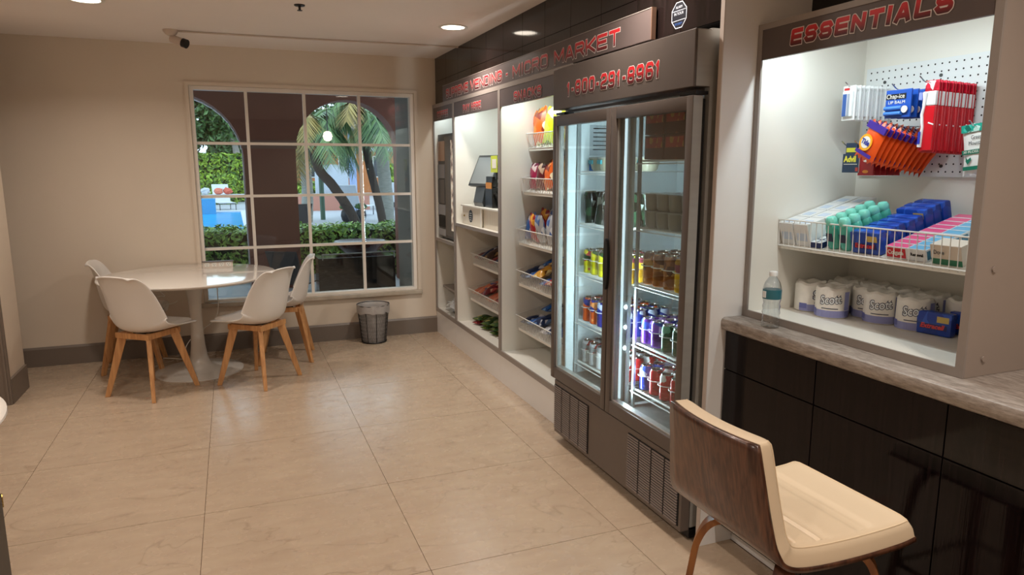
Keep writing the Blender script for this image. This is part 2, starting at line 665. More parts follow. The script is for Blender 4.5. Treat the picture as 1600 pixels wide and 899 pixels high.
# window: casing, frame, muntins and panes
win = sempty('window_1')
cs = MB()
cw = 0.028
cs.box(WX0 - cw, WX0, -0.014, -0.0005, WZ0 + 0.003, WZ1)
cs.box(WX1, WX1 + cw, -0.014, -0.0005, WZ0 + 0.003, WZ1)
cs.box(WX0 - cw, WX1 + cw, -0.014, -0.0005, WZ1, WZ1 + cw)
cs.build('casing', M_wall, win)
MB().box(WX0 - 0.03, WX1 + 0.035, -0.032, 0.1, WZ0 - 0.034, WZ0 + 0.002, bev=0.004).build('window_sill', mat('marble_sill', '#b9ac9b', 0.15, var=0.15, scale=12), win, smooth=True)
GY = 0.075
wf = MB()
wf.box(WX0 + 0.001, WX0 + 0.03, 0.02, GY + 0.03, WZ0 + 0.003, WZ1 - 0.001)
wf.box(WX1 - 0.03, WX1 - 0.001, 0.02, GY + 0.03, WZ0 + 0.003, WZ1 - 0.001)
wf.box(WX0 + 0.03, WX1 - 0.03, 0.021, GY + 0.029, WZ0 + 0.001, WZ0 + 0.022)
wf.box(WX0 + 0.03, WX1 - 0.03, 0.021, GY + 0.029, WZ1 - 0.03, WZ1 - 0.001)
wf.build('window_frame', M_frame, win)
mxs = [-1.553, -1.096, -0.641]
mzs = [0.849, 1.28, 1.708]
gx = [WX0 + 0.03] + mxs + [WX1 - 0.03]
gz = [WZ0 + 0.022] + mzs + [WZ1 - 0.03]
for x in mxs:
    MB().box(x - 0.012, x + 0.012, GY - 0.02, GY + 0.015, WZ0 + 0.02, WZ1 - 0.03).build('muntin', M_frame, win)
for z in mzs:
    MB().box(WX0 + 0.03, WX1 - 0.03, GY - 0.019, GY + 0.013, z - 0.011, z + 0.011).build('muntin', M_frame, win)
for a in range(4):
    for b_ in range(4):
        MB().box(gx[a], gx[a + 1], GY - 0.002, GY + 0.002, gz[b_], gz[b_ + 1]).build('pane', M_glass, win)

# dark tile soffits above the cabinets
sof = struct(MB().box(0.034, 0.72, -4.02, 0.0, 2.06, CEIL).build('wall_soffit', M_rubber))
y = 0.0
rows = ((2.062, 2.255), (2.258, CEIL - 0.001))
while y > -4.0:
    y2 = max(y - 0.335, -4.018)
    for (z0, z1) in rows:
        MB().box(0.026, 0.034, y2 + 0.0015, y - 0.0015, z0, z1).build('tile', M_darkt, sof)
    y = y2
sof2 = struct(MB().box(0.368, 0.72, -9.0, -4.04, 2.06, CEIL).build('wall_soffit_right', M_rubber))
y = -4.04
while y > -8.9:
    y2 = max(y - 0.5, -9.0)
    MB().box(0.36, 0.368, y2 + 0.0015, y - 0.0015, 2.062, CEIL - 0.001).build('tile', M_darkt, sof2)
    y = y2

# white full-height divider panel between the cooler and the essentials counter
dv = struct(MB().box(-0.034, 0.72, -4.04, -4.02, 0, CEIL).build('trim_divider', M_whitep))
MB().box(-0.0375, -0.034, -4.0405, -4.0195, 0, CEIL).build('edge_band', mat('cream_edge_band', '#c6b9b0', 0.4), dv)
for (x, z) in ((0.05, 2.06), (0.10, 2.05)):
    MB().tube([(x, -4.0405, z), (x, -4.042, z)], 0.004, 10).build('screw_cap', M_white, dv)

# ------------------------------------------------------------------ display cabinets (coffee, payment, snacks)
def display_cabinet(name, label, y1, y0, shelf=None, left_stile=0.03, right_stile=0.04):
    """bay from y1 (far) to y0 (near), front at x = 0"""
    t = thing(name, label, 'cabinet', (0.25, (y0 + y1) / 2, 0))
    T = 0.018
    MB().box(0.004, 0.5, y1 - T, y1, 0.2, 2.058).build('side_panel', M_white, t)
    MB().box(0.004, 0.5, y0, y0 + T, 0.2, 2.058).build('side_panel', M_white, t)
    MB().box(0.5, 0.518, y0, y1, 0.2, 2.058).build('back_panel', M_white, t)
    MB().box(0.004, 0.5, y0 + T, y1 - T, 2.04, 2.058).build('top_panel', M_white, t)
    MB().box(0.004, 0.5, y0 + T, y1 - T, 0.2, 0.226).build('bottom_panel', M_white, t)
    MB().box(0.0, 0.5, y0 + 0.001, y1 - 0.001, 0.0, 0.2).build('plinth', M_whitep, t)
    fr = MB()
    fr.box(-0.006, 0.004, y1 - left_stile, y1, 0.2, 2.058)
    fr.box(-0.006, 0.004, y0, y0 + right_stile, 0.2, 2.058)
    fr.box(-0.006, 0.004, y0 + right_stile, y1 - left_stile, 0.2, 0.236)
    fr.box(-0.006, 0.004, y0 + right_stile, y1 - left_stile, 2.028, 2.058)
    fr.build('face_frame', M_alu, t)
    h = MB().box(-0.004, 0.012, y0 + right_stile, y1 - left_stile, 1.915, 2.028).build('header_panel', M_head, t)
    if shelf:
        MB().box(0.004, 0.5, y0 + T, y1 - T, shelf - 0.02, shelf).build('shelf', M_white, t)
        MB().box(-0.003, 0.004, y0 + right_stile, y1 - left_stile, shelf - 0.024, shelf + 0.002).build('shelf_edge', M_alu, t)
    return t, h
def sign_text(s, size, loc, parent, wide, bold=0.006):
    block_text(s, loc, wide, size * 0.76, parent, t=0.21, out=0.0024 * size / 0.075, mats=(M_signw, M_redg))
cof, hc = display_cabinet('coffee_cabinet', 'white coffee cabinet with COFFEE header in the corner by the window', -0.002, -0.622, 0.885, 0.03, 0.022)
pay, hp = display_cabinet('payment_cabinet', 'white payment kiosk cabinet with PAY HERE header, middle of three', -0.622, -1.675, 1.062, 0.02, 0.02)
snk, hs = display_cabinet('snack_cabinet', 'white snack cabinet with SNACKS header beside the drinks cooler', -1.675, -2.775, None, 0.02, 0.04)
sign_text('COFFEE', 0.075, (-0.006, -0.32, 1.962), cof, 0.33)
sign_text('PAY HERE', 0.075, (-0.006, -1.10, 1.962), pay, 0.42)
sign_text('SNACKS', 0.082, (-0.006, -2.16, 1.958), snk, 0.43)
# bay lights behind the headers
def bay_light(parent, y0, y1, watt, x=0.045, z=1.99):
    w = abs(y1 - y0)
    MB().box(x - 0.012, x + 0.012, y0, y1, z, z + 0.016).build('light_strip', mat('led_diffuser', '#ffffff', 0.5, emit='#e8fbff', estr=4.0), parent)
    area('bay_lamp', (x + 0.005, (y0 + y1) / 2, z - 0.006), (0, math.radians(-22), 0), 0.02, w, watt, COOL)
bay_light(cof, -0.56, -0.06, 0.9)
bay_light(pay, -1.62, -0.68, 3.2)
bay_light(snk, -2.70, -1.73, 3.6)
mk = thing('market_sign', 'long taupe sign board reading SUPREME VENDING - MICRO MARKET above the cabinets', 'sign', (0, -1.92, 2.058))
MB().box(-0.004, 0.014, -3.513, -0.33, 2.059, 2.187).build('board', M_head, mk)
MB().box(-0.006, 0.016, -3.516, -0.327, 2.187, 2.190).build('board_edge', M_alu, mk)
MB().box(-0.006, 0.016, -3.518, -3.513, 2.059, 2.190).build('board_edge', mat('board_edge_brown', '#6b5040', 0.5), mk)
for (s, a, b_) in (('SUPREME', -0.437, -1.02), ('VENDING', -1.075, -1.735), ('-', -1.80, -1.85), ('MICRO', -1.925, -2.46), ('MARKET', -2.545, -3.255)):
    sign_text(s, 0.098, (-0.0055, (a + b_) / 2, 2.114), mk, abs(a - b_), bold=0.006)

# octagonal alarm sticker on the dark tiles
st = thing('alarm_sticker', 'small octagonal dark blue security sticker on the dark tiles above the cooler', 'sticker', (0.025, -3.672, 2.13))
def octo(r, rz, x):
    return [(x, -3.672 + r * math.cos(t), 2.13 + rz * math.sin(t)) for t in [PI / 8 + k * PI / 4 for k in range(8)]]
MB().add(octo(0.056, 0.056, 0.0245), [tuple(range(8))]).build('border', mat('sticker_white', '#b9bec8', 0.4), st)
MB().add(octo(0.052, 0.052, 0.0240), [tuple(range(8))]).build('face', mat('sticker_navy', '#12131c', 0.4), st)
MB().box(0.0232, 0.0238, -3.718, -3.626, 2.146, 2.148).build('rule', MATS['sticker_white'], st)
MB().box(0.0232, 0.0238, -3.718, -3.626, 2.108, 2.110).build('rule', MATS['sticker_white'], st)
text('IN YOUR', 0.016, MATS['sticker_white'], (0.0232, -3.672, 2.135), st)
text('ALARM', 0.014, MATS['sticker_white'], (0.0232, -3.672, 2.160), st)
text('SECURITY', 0.012, mat('sticker_blue', '#3a5c9c', 0.4), (0.0232, -3.672, 2.095), st)

# ------------------------------------------------------------------ coffee machine and bay contents
cm = thing('coffee_machine', 'tall black coffee machine with lit graphic strip in the corner cabinet', 'coffee machine', (0.2, -0.31, 0.886))
MB().box(0.03, 0.42, -0.585, -0.035, 0.9, 1.80, bev=0.006).build('housing', M_black, cm)
for (x, yy) in ((0.07, -0.08), (0.07, -0.54), (0.38, -0.08), (0.38, -0.54)):
    MB().tube([(x, yy, 0.886), (x, yy, 0.9)], 0.02, 10).build('foot', M_rubber, cm)
MB().box(0.022, 0.03, -0.578, -0.27, 0.93, 1.775, bev=0.002).build('door', mat('dark_grey_plastic', '#2b2d31', 0.25), cm)
lit = mat('lit_coffee_graphic', '#d9b38c', 0.3, emit='#d9a070', estr=0.3)
Nn, Ll = nodes_of(lit)
tcx = Nn.new('ShaderNodeTexCoord')
vz = Nn.new('ShaderNodeTexNoise')
vz.inputs['Scale'].default_value = 16
vz.inputs['Detail'].default_value = 6
Ll.new(tcx.outputs['Object'], vz.inputs['Vector'])
rr_ = Nn.new('ShaderNodeValToRGB')
rr_.color_ramp.elements[0].position = 0.38
rr_.color_ramp.elements[0].color = lin('#5a2a18')
rr_.color_ramp.elements[1].position = 0.62
rr_.color_ramp.elements[1].color = lin('#fff0d8')
Ll.new(vz.outputs[0], rr_.inputs[0])
Ll.new(rr_.outputs[0], Nn['Principled BSDF'].inputs['Base Color'])
Ll.new(rr_.outputs[0], Nn['Principled BSDF'].inputs['Emission Color'])
MB().box(0.018, 0.022, -0.555, -0.46, 0.98, 1.74).build('lit_graphic', lit, cm)
MB().box(0.024, 0.03, -0.26, -0.05, 1.57, 1.74).build('bean_window', mat('warm_dark', '#3a2417', 0.2, emit='#b07040', estr=0.15), cm)
for z0, z1, c in ((1.42, 1.54, '#70747c'), (1.20, 1.41, '#3c3f44'), (1.10, 1.19, '#8a8e96'), (0.915, 0.975, '#9a9da3')):
    MB().box(0.022, 0.03, -0.255, -0.045, z0, z1, bev=0.002).build('panel', mat('panel_' + c[1:], c, 0.3), cm)
MB().box(0.024, 0.03, -0.25, -0.05, 0.99, 1.09).build('cup_recess', M_rubber, cm)

bk = thing('coffee_brewer', 'small black brewer on the shelf under the coffee machine', 'coffee maker', (0.25, -0.3, 0.44))
MB().box(0.14, 0.36, -0.56, -0.22, 0.445, 0.475, bev=0.004).build('base', M_black, bk)
MB().box(0.26, 0.36, -0.56, -0.24, 0.475, 0.70, bev=0.004).build('column', M_black, bk)
MB().box(0.16, 0.36, -0.56, -0.24, 0.61, 0.72, bev=0.006).build('head', M_black, bk)
MB().box(0.15, 0.155, -0.52, -0.30, 0.64, 0.66).build('trim', M_chrome, bk)
MB().box(0.06, 0.5, -0.60, -0.02, 0.425, 0.443).build('shelf', M_alu, cof)
def crumple(mb, cx, cy, cz, rx, ry, rz, amp=0.3, seed=0, n=14):
    def fn(u, v):
        a, b2 = u * 2 * PI, (v - 0.5) * PI
        d = Vector((math.cos(a) * math.cos(b2), math.sin(a) * math.cos(b2), math.sin(b2)))
        k = 1 + amp * noise.noise(d * 2.3 + Vector((seed, seed * 2.1, 0))) + amp * 0.5 * noise.noise(d * 6 + Vector((seed, 0, 5)))
        return (cx + d.x * rx * k, cy + d.y * ry * k, max(cz + d.z * rz * k, cz - rz))
    mb.grid(fn, n, n)
    return mb
tag(crumple(MB(), 0.19, -0.15, 0.53, 0.05, 0.055, 0.085, 0.35, 3).build('snack_bag', mat('yellow_bag', '#c9b846', 0.35), smooth=False, off=(0.19, -0.15, 0.445)), 'small yellow bag left of the black brewer in the coffee cabinet', 'bag').location = (0.19, -0.15, 0.445)
b1 = crumple(MB(), 0, 0, 0.07, 0.1, 0.16, 0.07, 0.6, 8, 20).build('plastic_bag', mat('translucent_plastic', '#cfd2d2', 0.2, trans=0.3), smooth=False)
b1.location = (0.13, -0.36, 0.227)
tag(b1, 'crumpled clear plastic bag on the floor of the coffee cabinet', 'bag')

# ------------------------------------------------------------------ payment kiosk
bx = thing('kiosk_stand_box', 'white wooden box with round black emblem carrying the payment kiosk', 'box', (0.2, -1.15, 1.062))
M_boxw = mat('cream_board', '#e3ddcf', 0.5, var=0.03, stretch=(1, 12, 1))
MB().box(0.042, 0.40, -1.165, -0.700, 1.063, 1.205, bev=0.002).build('box_body', M_boxw, bx)
MB().box(0.058, 0.40, -1.62, -1.170, 1.063, 1.205, bev=0.002).build('box_body', M_boxw, bx)
MB().box(0.030, 0.42, -1.63, -0.690, 1.206, 1.217).build('lid', M_white, bx)
MB().box(0.036, 0.041, -1.185, -1.150, 1.063, 1.204).build('corner_post', M_white, bx)
MB().add([(0.0405, -0.915 + 0.050 * math.cos(t), 1.135 + 0.050 * math.sin(t)) for t in [2 * PI * k / 28 for k in range(28)]], [tuple(range(28))]).build('emblem', M_inkk, bx)
for dz in (0.022, 0.004, -0.014, -0.03):
    MB().box(0.0392, 0.0400, -0.942, -0.888, 1.133 + dz, 1.137 + dz).build('emblem_line', M_white, bx)
MB().tube([(0.042, -0.755, 1.13), (0.034, -0.755, 1.13)], 0.008, 10).build('lock', mat('brass', '#a58a4a', 0.3, metal=1.0), bx)

ks = thing('payment_kiosk', 'grey tilted touch screen payment kiosk on the white box', 'kiosk', (0.16, -1.1, 1.217))
Ms = Matrix.Translation((0.125, -1.045, 1.487)) @ Matrix.Rotation(math.radians(10), 4, 'Z') @ Matrix.Rotation(math.radians(24), 4, 'Y')
MB().box(-0.014, 0.014, -0.175, 0.175, -0.128, 0.128, M=Ms, bev=0.004).build('screen_housing', mat('kiosk_dark', '#3a3f42', 0.35), ks)
MB().box(-0.0155, -0.0145, -0.158, 0.158, -0.110, 0.110, M=Ms).build('screen', mat('kiosk_screen', '#8a9294', 0.12), ks)
MB().box(0.014, 0.05, -0.09, 0.09, -0.09, 0.06, M=Ms, bev=0.004).build('rear_housing', M_black, ks)
MB().prism([(0.07, 1.217), (0.27, 1.217), (0.25, 1.29), (0.17, 1.43), (0.085, 1.37), (0.06, 1.25)], -1.14, -0.93, axis='y').build('stand', mat('kiosk_grey', '#33383b', 0.35), ks)
MB().box(0.075, 0.2, -1.32, -1.16, 1.217, 1.37, bev=0.008).build('card_reader', M_black, ks)
MB().box(0.070, 0.074, -1.31, -1.19, 1.36, 1.405).build('reader_label', mat('amber_label', '#d08a2a', 0.4), ks)
MB().box(0.075, 0.12, -1.32, -1.18, 1.372, 1.45, bev=0.006).build('reader_head', M_black, ks)
tb = MB()
for k in range(3):
    pts = [(0.10 + 0.03 * k + 0.02 * math.cos(i * 0.9), -1.36 + 0.035 * math.sin(i * 0.585 + k), 1.232 + 0.10 * abs(math.sin(i * 0.45 + k))) for i in range(15)]
    tb.tube(pts, 0.004, 6)
tb.build('cable', M_rubber, ks)
tag_ = thing('hang_card', 'yellow green card hanging beside the kiosk screen', 'card', (0.085, -1.33, 1.53))
MB().box(0.083, 0.087, -1.40, -1.27, 1.48, 1.60).build('card', mat('lime_card', '#c4d422', 0.4), tag_)
MB().box(0.081, 0.0825, -1.385, -1.30, 1.51, 1.575).build('card_print', M_white, tag_)
MB().box(0.089, 0.12, -1.36, -1.33, 1.43, 1.53).build('clip', M_black, tag_)

# ------------------------------------------------------------------ wire baskets
def wire_basket(label, y1, y0, xf, zr, h=0.095, xb=0.46, rise=0.10, group=None, wires=None, single=False):
    """sloping wire basket shelf: rim at height zr in front (x=xf)"""
    t = thing('wire_basket', label, 'basket', (xf, (y0 + y1) / 2, zr - h), group)
    zb = zr - h
    n = wires or int(abs(y1 - y0) / 0.026)
    MB().tube([(xf - 0.02, y1, zr), (xf - 0.02, y0, zr)], 0.0035, 6).build('rim', M_wire, t)
    MB().tube([(xf, y1, zb), (xf, y0, zb)], 0.0035, 6).build('front_rail', M_wire, t)
    sd = MB()
    for yy in (y1, y0):
        sd.tube([(xf - 0.02, yy, zr), (xb, yy, zr + rise * 0.8), (xb, yy, zb + rise), (xf, yy, zb)], 0.003, 6)
        for k in range(1, 5):
            f = k / 5
            sd.tube([(xf + (xb - xf) * f, yy, zb + rise * f), (xf + (xb - xf) * f, yy, zr + rise * 0.8 * f)], 0.0017, 4)
    sd.build('side_wires', M_wire, t, kind='stuff')
    if single:
        proto = None
        for k in range(1, n):
            yy = y1 + (y0 - y1) * k / n
            if proto is None:
                proto = MB().tube([(xf - 0.02, 0, zr), (xf, 0, zb), (xf + 0.004, 0, zb - 0.003)], 0.0017, 5).build('wire', M_wire, t)
                base = proto.location.copy()
                proto.location.y = yy
                continue
            c = proto.copy()
            C.objects.link(c)
            c.location.y = yy
        for ch in t.children:
            if ch.name.startswith('wire'):
                pass
    else:
        fw = MB()
        for k in range(1, n):
            yy = y1 + (y0 - y1) * k / n
            fw.tube([(xf - 0.02, yy, zr), (xf, yy, zb)], 0.0022, 4)
        fw.build('front_wires', M_wire, t, kind='stuff')
    MB().prism([(xf, zb), (xb, zb + rise), (xb, zb + rise - 0.008), (xf, zb - 0.018)], y0 + 0.002, y1 - 0.002, axis='y').build('shelf_board', M_white, t)
    return t

# snack bag meshes: two sizes, shared
def bag_mesh(w, h, d, seed):
    mb = MB()
    nu, nv = 8, 10
    def side(sg):
        def fn(u, v):
            a, b2 = u * 2 - 1, v * 2 - 1
            th = d * (max(0, 1 - abs(a) ** 2.4) ** 0.6) * (max(0, 1 - abs(b2) ** 2.2) ** 0.7)
            th *= 1 + 0.35 * noise.noise(Vector((a * 2.2, b2 * 2.2, seed + sg * 3)))
            pinch = 1 - 0.10 * (1 - b2 * b2)
            zig = 0.006 * (1 if int(u * nu) % 2 else -1) if abs(b2) > 0.98 else 0
            return (a * w / 2 * pinch, sg * th / 2, b2 * h / 2 + zig + h / 2)
        return fn
    mb.grid(side(-1), nu, nv)
    mb.grid(side(1), nu, nv)
    return mb
BAGS = []
for k in range(4):
    o = bag_mesh(0.15, 0.19, 0.06, k * 7.3).build('tmpbag', None, smooth=True)
    BAGS.append(o.data)
    bpy.data.objects.remove(o)
def bag(cols, key, loc, rot, label, group, k=0, s=1.0, name='snack_bag', cat='snack bag', sx=1.0):
    m = printed('bag_' + key, cols)
    kk = (key, k % 4)
    if kk not in TXT:
        me = BAGS[k % 4].copy()
        me.materials.clear()
        me.materials.append(m)
        TXT[kk] = me
    o = bpy.data.objects.new(name, TXT[kk])
    C.objects.link(o)
    o.location = loc
    o.rotation_euler = rot
    o.scale = (s * sx, s, s)
    return tag(o, label, cat, group)
PAL = {
    'orange': (['#e8641c', '#f08a2a', '#f3e2c0', '#8a2a12'], 'orange'),
    'lime': (['#c9dc22', '#e6e24a', '#5b8a1c', '#f2f2d0'], 'lime green'),
    'magenta': (['#b01c52', '#7a1440', '#d86a90', '#f0d8d8'], 'magenta'),
    'red': (['#b3202a', '#8a1620', '#e8c8b8', '#e0a030'], 'red'),
    'gold': (['#d8a23a', '#c07a20', '#f0e0a0', '#7a4a14'], 'gold'),
    'blue': (['#1c5aa8', '#123c7c', '#8ab4dc', '#e8e8ee'], 'blue'),
    'navy': (['#10264e', '#1c3a72', '#5878a8', '#c8ccd8'], 'navy'),
    'silver': (['#b8bcc4', '#8a9098', '#dfe2e6', '#4060a0'], 'silver'),
    'dark': (['#3a2420', '#5c3a2c', '#9a7a50', '#1c1414'], 'dark brown'),
    'green': (['#2c4a22', '#c8b860', '#556a2a', '#1c2a14'], 'green and yellow'),
    'salmon': (['#c8765a', '#a84c34', '#e8c0a0', '#5a6a9a'], 'salmon pink'),
    'burg': (['#6a1a26', '#3c1018', '#a84a4a', '#c8a890'], 'burgundy'),
}
rows_snack = [
    (1.740, 0.20, 'top', ['orange', 'lime', 'lime', 'gold', 'red'], 0.165, 1.3),
    (1.445, 0.16, 'second', ['magenta', 'burg', 'orange', 'gold', 'gold', 'orange', 'blue'], 0.125, 0.92),
    (1.100, 0.125, 'third', ['blue', 'red', 'silver', 'silver', 'burg', 'gold', 'gold'], 0.125, 0.95),
    (0.812, 0.125, 'fourth', ['navy', 'blue', 'gold', 'blue', 'red', 'gold', 'gold', 'blue'], 0.112, 1.0),
    (0.492, 0.125, 'lowest', ['navy', 'blue', 'navy', 'silver', 'navy', 'blue', 'navy', 'blue'], 0.112, 1.0),
]
for ri, (zr, xf, rn, keys, sp_, sc) in enumerate(rows_snack):
    wire_basket('%s wire basket of snacks in the snack cabinet' % rn, -1.715, -2.70, xf + 0.0, zr)
    yy = -1.79 if ri == 0 else -1.78
    cnt = {}
    for k, key in enumerate(keys):
        for d in range(2 if ri >= 3 else 3):
            cols, cn = PAL[keys[(k + d) % len(keys)] if d else key]
            kd = keys[(k + d) % len(keys)] if d else key
            dep = ('front', 'back')[d] if ri >= 3 else ('front', 'middle', 'back')[d]
            lay = ri >= 3
            x = xf + 0.045 + d * (0.165 if lay else 0.11)
            zz = zr - 0.085 + (x - xf) * 0.27
            if lay:
                rot = (math.radians(-76 + random.uniform(-8, 8)), math.radians(random.uniform(-6, 6)), math.radians(-90 + random.uniform(-9, 9)))
                loc = (x - 0.05, yy - k * sp_ + random.uniform(-.01, .01), zz + 0.045 + 0.016 * ((k + d) % 3) + 0.012 * (d > 0))
                loc = (x - 0.045, loc[1] - 0.005, loc[2] - 0.016)
            else:
                rot = (math.radians(random.uniform(-14, 10)), math.radians(random.uniform(-14, 14)), math.radians(-90 + random.uniform(-12, 12)))
                loc = (x, yy - k * sp_ + random.uniform(-.01, .01), zz + 0.004)
            bag(cols, kd, loc, rot, '%s snack bag, %s from left, %s line, %s snack basket' % (cn, ORD[k], dep, rn), 'snack bags in the %s basket' % rn, k + d, sc * random.uniform(0.93, 1.02), sx=0.74 if lay else 0.92)
# payment cabinet: two baskets and a pile
for (zr, xf, rn, keys) in ((0.808, 0.145, 'upper', ['burg', 'navy', 'dark', 'burg', 'navy', 'dark', 'navy', 'burg']), (0.512, 0.118, 'lower', ['salmon', 'salmon', 'burg', 'salmon', 'salmon', 'burg', 'salmon', 'salmon'])):
    wire_basket('%s wire basket below the payment kiosk' % rn, -0.655, -1.635, xf, zr, h=0.085)
    for k, key in enumerate(keys):
        for d in range(2):
            cols, cn = PAL[key if d != 1 else keys[(k + 1) % 8]]
            kd = key if d != 1 else keys[(k + 1) % 8]
            x = xf + 0.03 + d * 0.165
            rot = (math.radians(-74 + random.uniform(-8, 8)), math.radians(random.uniform(-8, 8)), math.radians(-90 + random.uniform(-9, 9)))
            loc = (x - 0.03, -0.738 - k * 0.118 + random.uniform(-.01, .01), zr - 0.040 + (x - xf) * 0.24 + 0.015 * (k % 3) + 0.012 * d)
            bag(cols, kd, loc, rot, '%s packet, %s from left, %s line, %s basket below kiosk' % (cn, ORD[k], ('front', 'back')[d], rn), 'snack packets in the %s payment cabinet basket' % rn, k + d, 1.0, sx=0.76)
for k in range(7):
    for l in range(2 if k < 3 else 3):
        cols, cn = PAL['green' if l else ('burg' if k % 3 == 0 else 'green')]
        kd = 'green' if l else ('burg' if k % 3 == 0 else 'green')
        bag(cols, kd, (0.10 + 0.05 * (k % 2), -0.84 - k * 0.100, 0.245 + l * 0.032), (math.radians(-86), 0, math.radians(-90 + random.uniform(-20, 20))),
            '%s flat packet, %s from left, %s layer, bottom of payment cabinet' % (cn, ORD[k], ORD[l]), 'flat packets at the bottom of the payment cabinet', k + l, 0.75, sx=0.9)

# ------------------------------------------------------------------ drinks cooler
ck = thing('drinks_cooler', 'tall two-door glass drinks cooler with the phone number on its header', 'refrigerator', (0.25, -3.39, 0))
XD = -0.12       # door faces
YL, YR, YM = -2.783, -3.99, -3.392
MB().box(-0.048, 0.66, YL - 0.03, YL, 0.05, 2.02).build('side_panel', M_steel, ck)
MB().box(-0.048, 0.66, YR, YR + 0.03, 0.05, 2.02).build('side_panel', M_steel, ck)
lr = MB()
lr.box(0.64, 0.66, YR + 0.03, YL - 0.03, 0.36, 1.80)
lr.box(-0.03, 0.64, YR + 0.03, YL - 0.03, 0.36, 0.385)
lr.box(-0.03, 0.64, YR + 0.03, YL - 0.03, 1.79, 1.80)
lr.box(-0.045, 0.64, YL - 0.034, YL - 0.03, 0.385, 1.79)
lr.box(-0.045, 0.64, YR + 0.03, YR + 0.034, 0.385, 1.79)
lr.build('liner', M_coolwhite, ck)
MB().box(-0.048, 0.66, YR + 0.03, YL - 0.03, 1.80, 2.02).build('top_box', M_cooler, ck)
MB().box(-0.048, 0.66, YR + 0.03, YL - 0.03, 0.06, 0.36).build('compressor_box', M_cooler, ck)
# header
MB().box(XD, -0.05, YR, YL, 1.812, 2.016, bev=0.003).build('header', M_cooler, ck)
MB().box(XD + 0.01, -0.049, YR - 0.0015, YR, 1.815, 2.013).build('header_side', M_steel, ck)
block_text('1-800-291-8961', (XD - 0.001, -3.358, 1.901), 0.826, 0.070, ck, t=0.2, gap=0.24, out=0.0026, slant=0.06, mats=(M_signw, M_redg))
# doors
def cooler_door(y1, y0, hinge_y, lab):
    fw_ = 0.052
    z0, z1 = 0.372, 1.782
    g0, g1 = z0 + 0.062, z1 - 0.052
    d = MB()
    d.box(XD, -0.075, y1 - fw_ * 0.75, y1, z0, z1, bev=0.004)
    d.box(XD, -0.075, y0, y0 + fw_ * 0.75, z0, z1, bev=0.004)
    d.box(XD + 0.0012, -0.0755, y0 + fw_ * 0.7, y1 - fw_ * 0.7, z0 + 0.0005, g0, bev=0.003)
    d.box(XD + 0.0012, -0.0755, y0 + fw_ * 0.7, y1 - fw_ * 0.7, g1, z1 - 0.0005, bev=0.003)
    o = d.build('door', M_cooler, ck, smooth=True, label=lab)
    MB().box(-0.102, -0.098, y0 + 0.035, y1 - 0.035, g0 - 0.01, g1 + 0.01).build('door_glass', M_cglass, o)
    MB().box(-0.075, -0.052, y0 + 0.03, y0 + 0.036, g0, g1).build('gasket', M_rubber, o)
    MB().box(-0.108, -0.078, y0 + 0.039, y0 + 0.048, g0, g1).build('inner_trim', M_steel, o)
    MB().box(-0.108, -0.078, y1 - 0.048, y1 - 0.039, g0, g1).build('inner_trim', M_steel, o)
    MB().box(-0.108, -0.074, y0 + 0.04, y1 - 0.04, g0 - 0.002, g0 + 0.008).build('bottom_trim', M_steel, o)
    MB().box(-0.074, -0.05, y0 + 0.02, y0 + 0.035, z0 + 0.01, z1 - 0.01).build('seal', M_rubber, o)
    hg = MB().box(-0.105, -0.05, hinge_y - 0.05, hinge_y + 0.05, z1 + 0.004, z1 + 0.016)
    hg.build('hinge', M_black, o)
    return o
dl = cooler_door(YL, YM + 0.004, YL - 0.055, 'left glass door')
dr = cooler_door(YM - 0.004, YR, YR + 0.055, 'right glass door')
MB().box(XD + 0.003, -0.077, YR - 0.001, YR, 0.374, 1.78).build('door_side', M_steel, dr)
hp_ = []
for t in [2 * PI * k / 24 for k in range(24)]:
    c, s_ = math.cos(t), math.sin(t)
    hp_.append((YM + 0.020 * (abs(c) ** 0.8) * (1 if c > 0 else -1), 1.08 + 0.118 * s_))
MB().prism(hp_, XD - 0.014, XD + 0.001, axis='x').build('handle', M_black, dr, label='black oval handle')
# black gap behind doors
MB().box(-0.075, -0.049, YR + 0.004, YL - 0.004, 0.362, 0.372).build('lower_gap', M_rubber, ck)
# kick plate with louvred grilles
kp = MB().box(-0.094, -0.05, YR, YL, 0.048, 0.352, bev=0.003).build('kick_plate', mat('kick_plate_paint', '#6b615b', 0.45, metal=0.3), ck)
MB().box(-0.05, 0.64, YR, YL, 0.012, 0.06).build('base_frame', M_black, ck)
for (x, yy) in ((-0.02, YR + 0.05), (-0.02, YL - 0.05), (0.6, YR + 0.05), (0.6, YL - 0.05)):
    MB().tube([(x, yy, 0.0), (x, yy, 0.012)], 0.02, 10).build('foot', M_rubber, ck)
M_lou = mat('louvre_paint', '#857b78', 0.45)
for ga in (-2.79, -3.575):
    gr = MB().box(-0.0965, -0.0935, ga - 0.40, ga, 0.068, 0.326).build('grille', M_rubber, kp)
    for c in range(4):
        ya, yb = ga - 0.004 - c * 0.1, ga - 0.094 - c * 0.1
        lv = MB()
        nz_ = 21
        for k in range(nz_):
            z = 0.072 + k * 0.0122
            lv.box(-0.1015, -0.0975, yb, ya, z, z + 0.0072)
        lv.build('louvres', M_lou, gr, kind='stuff')
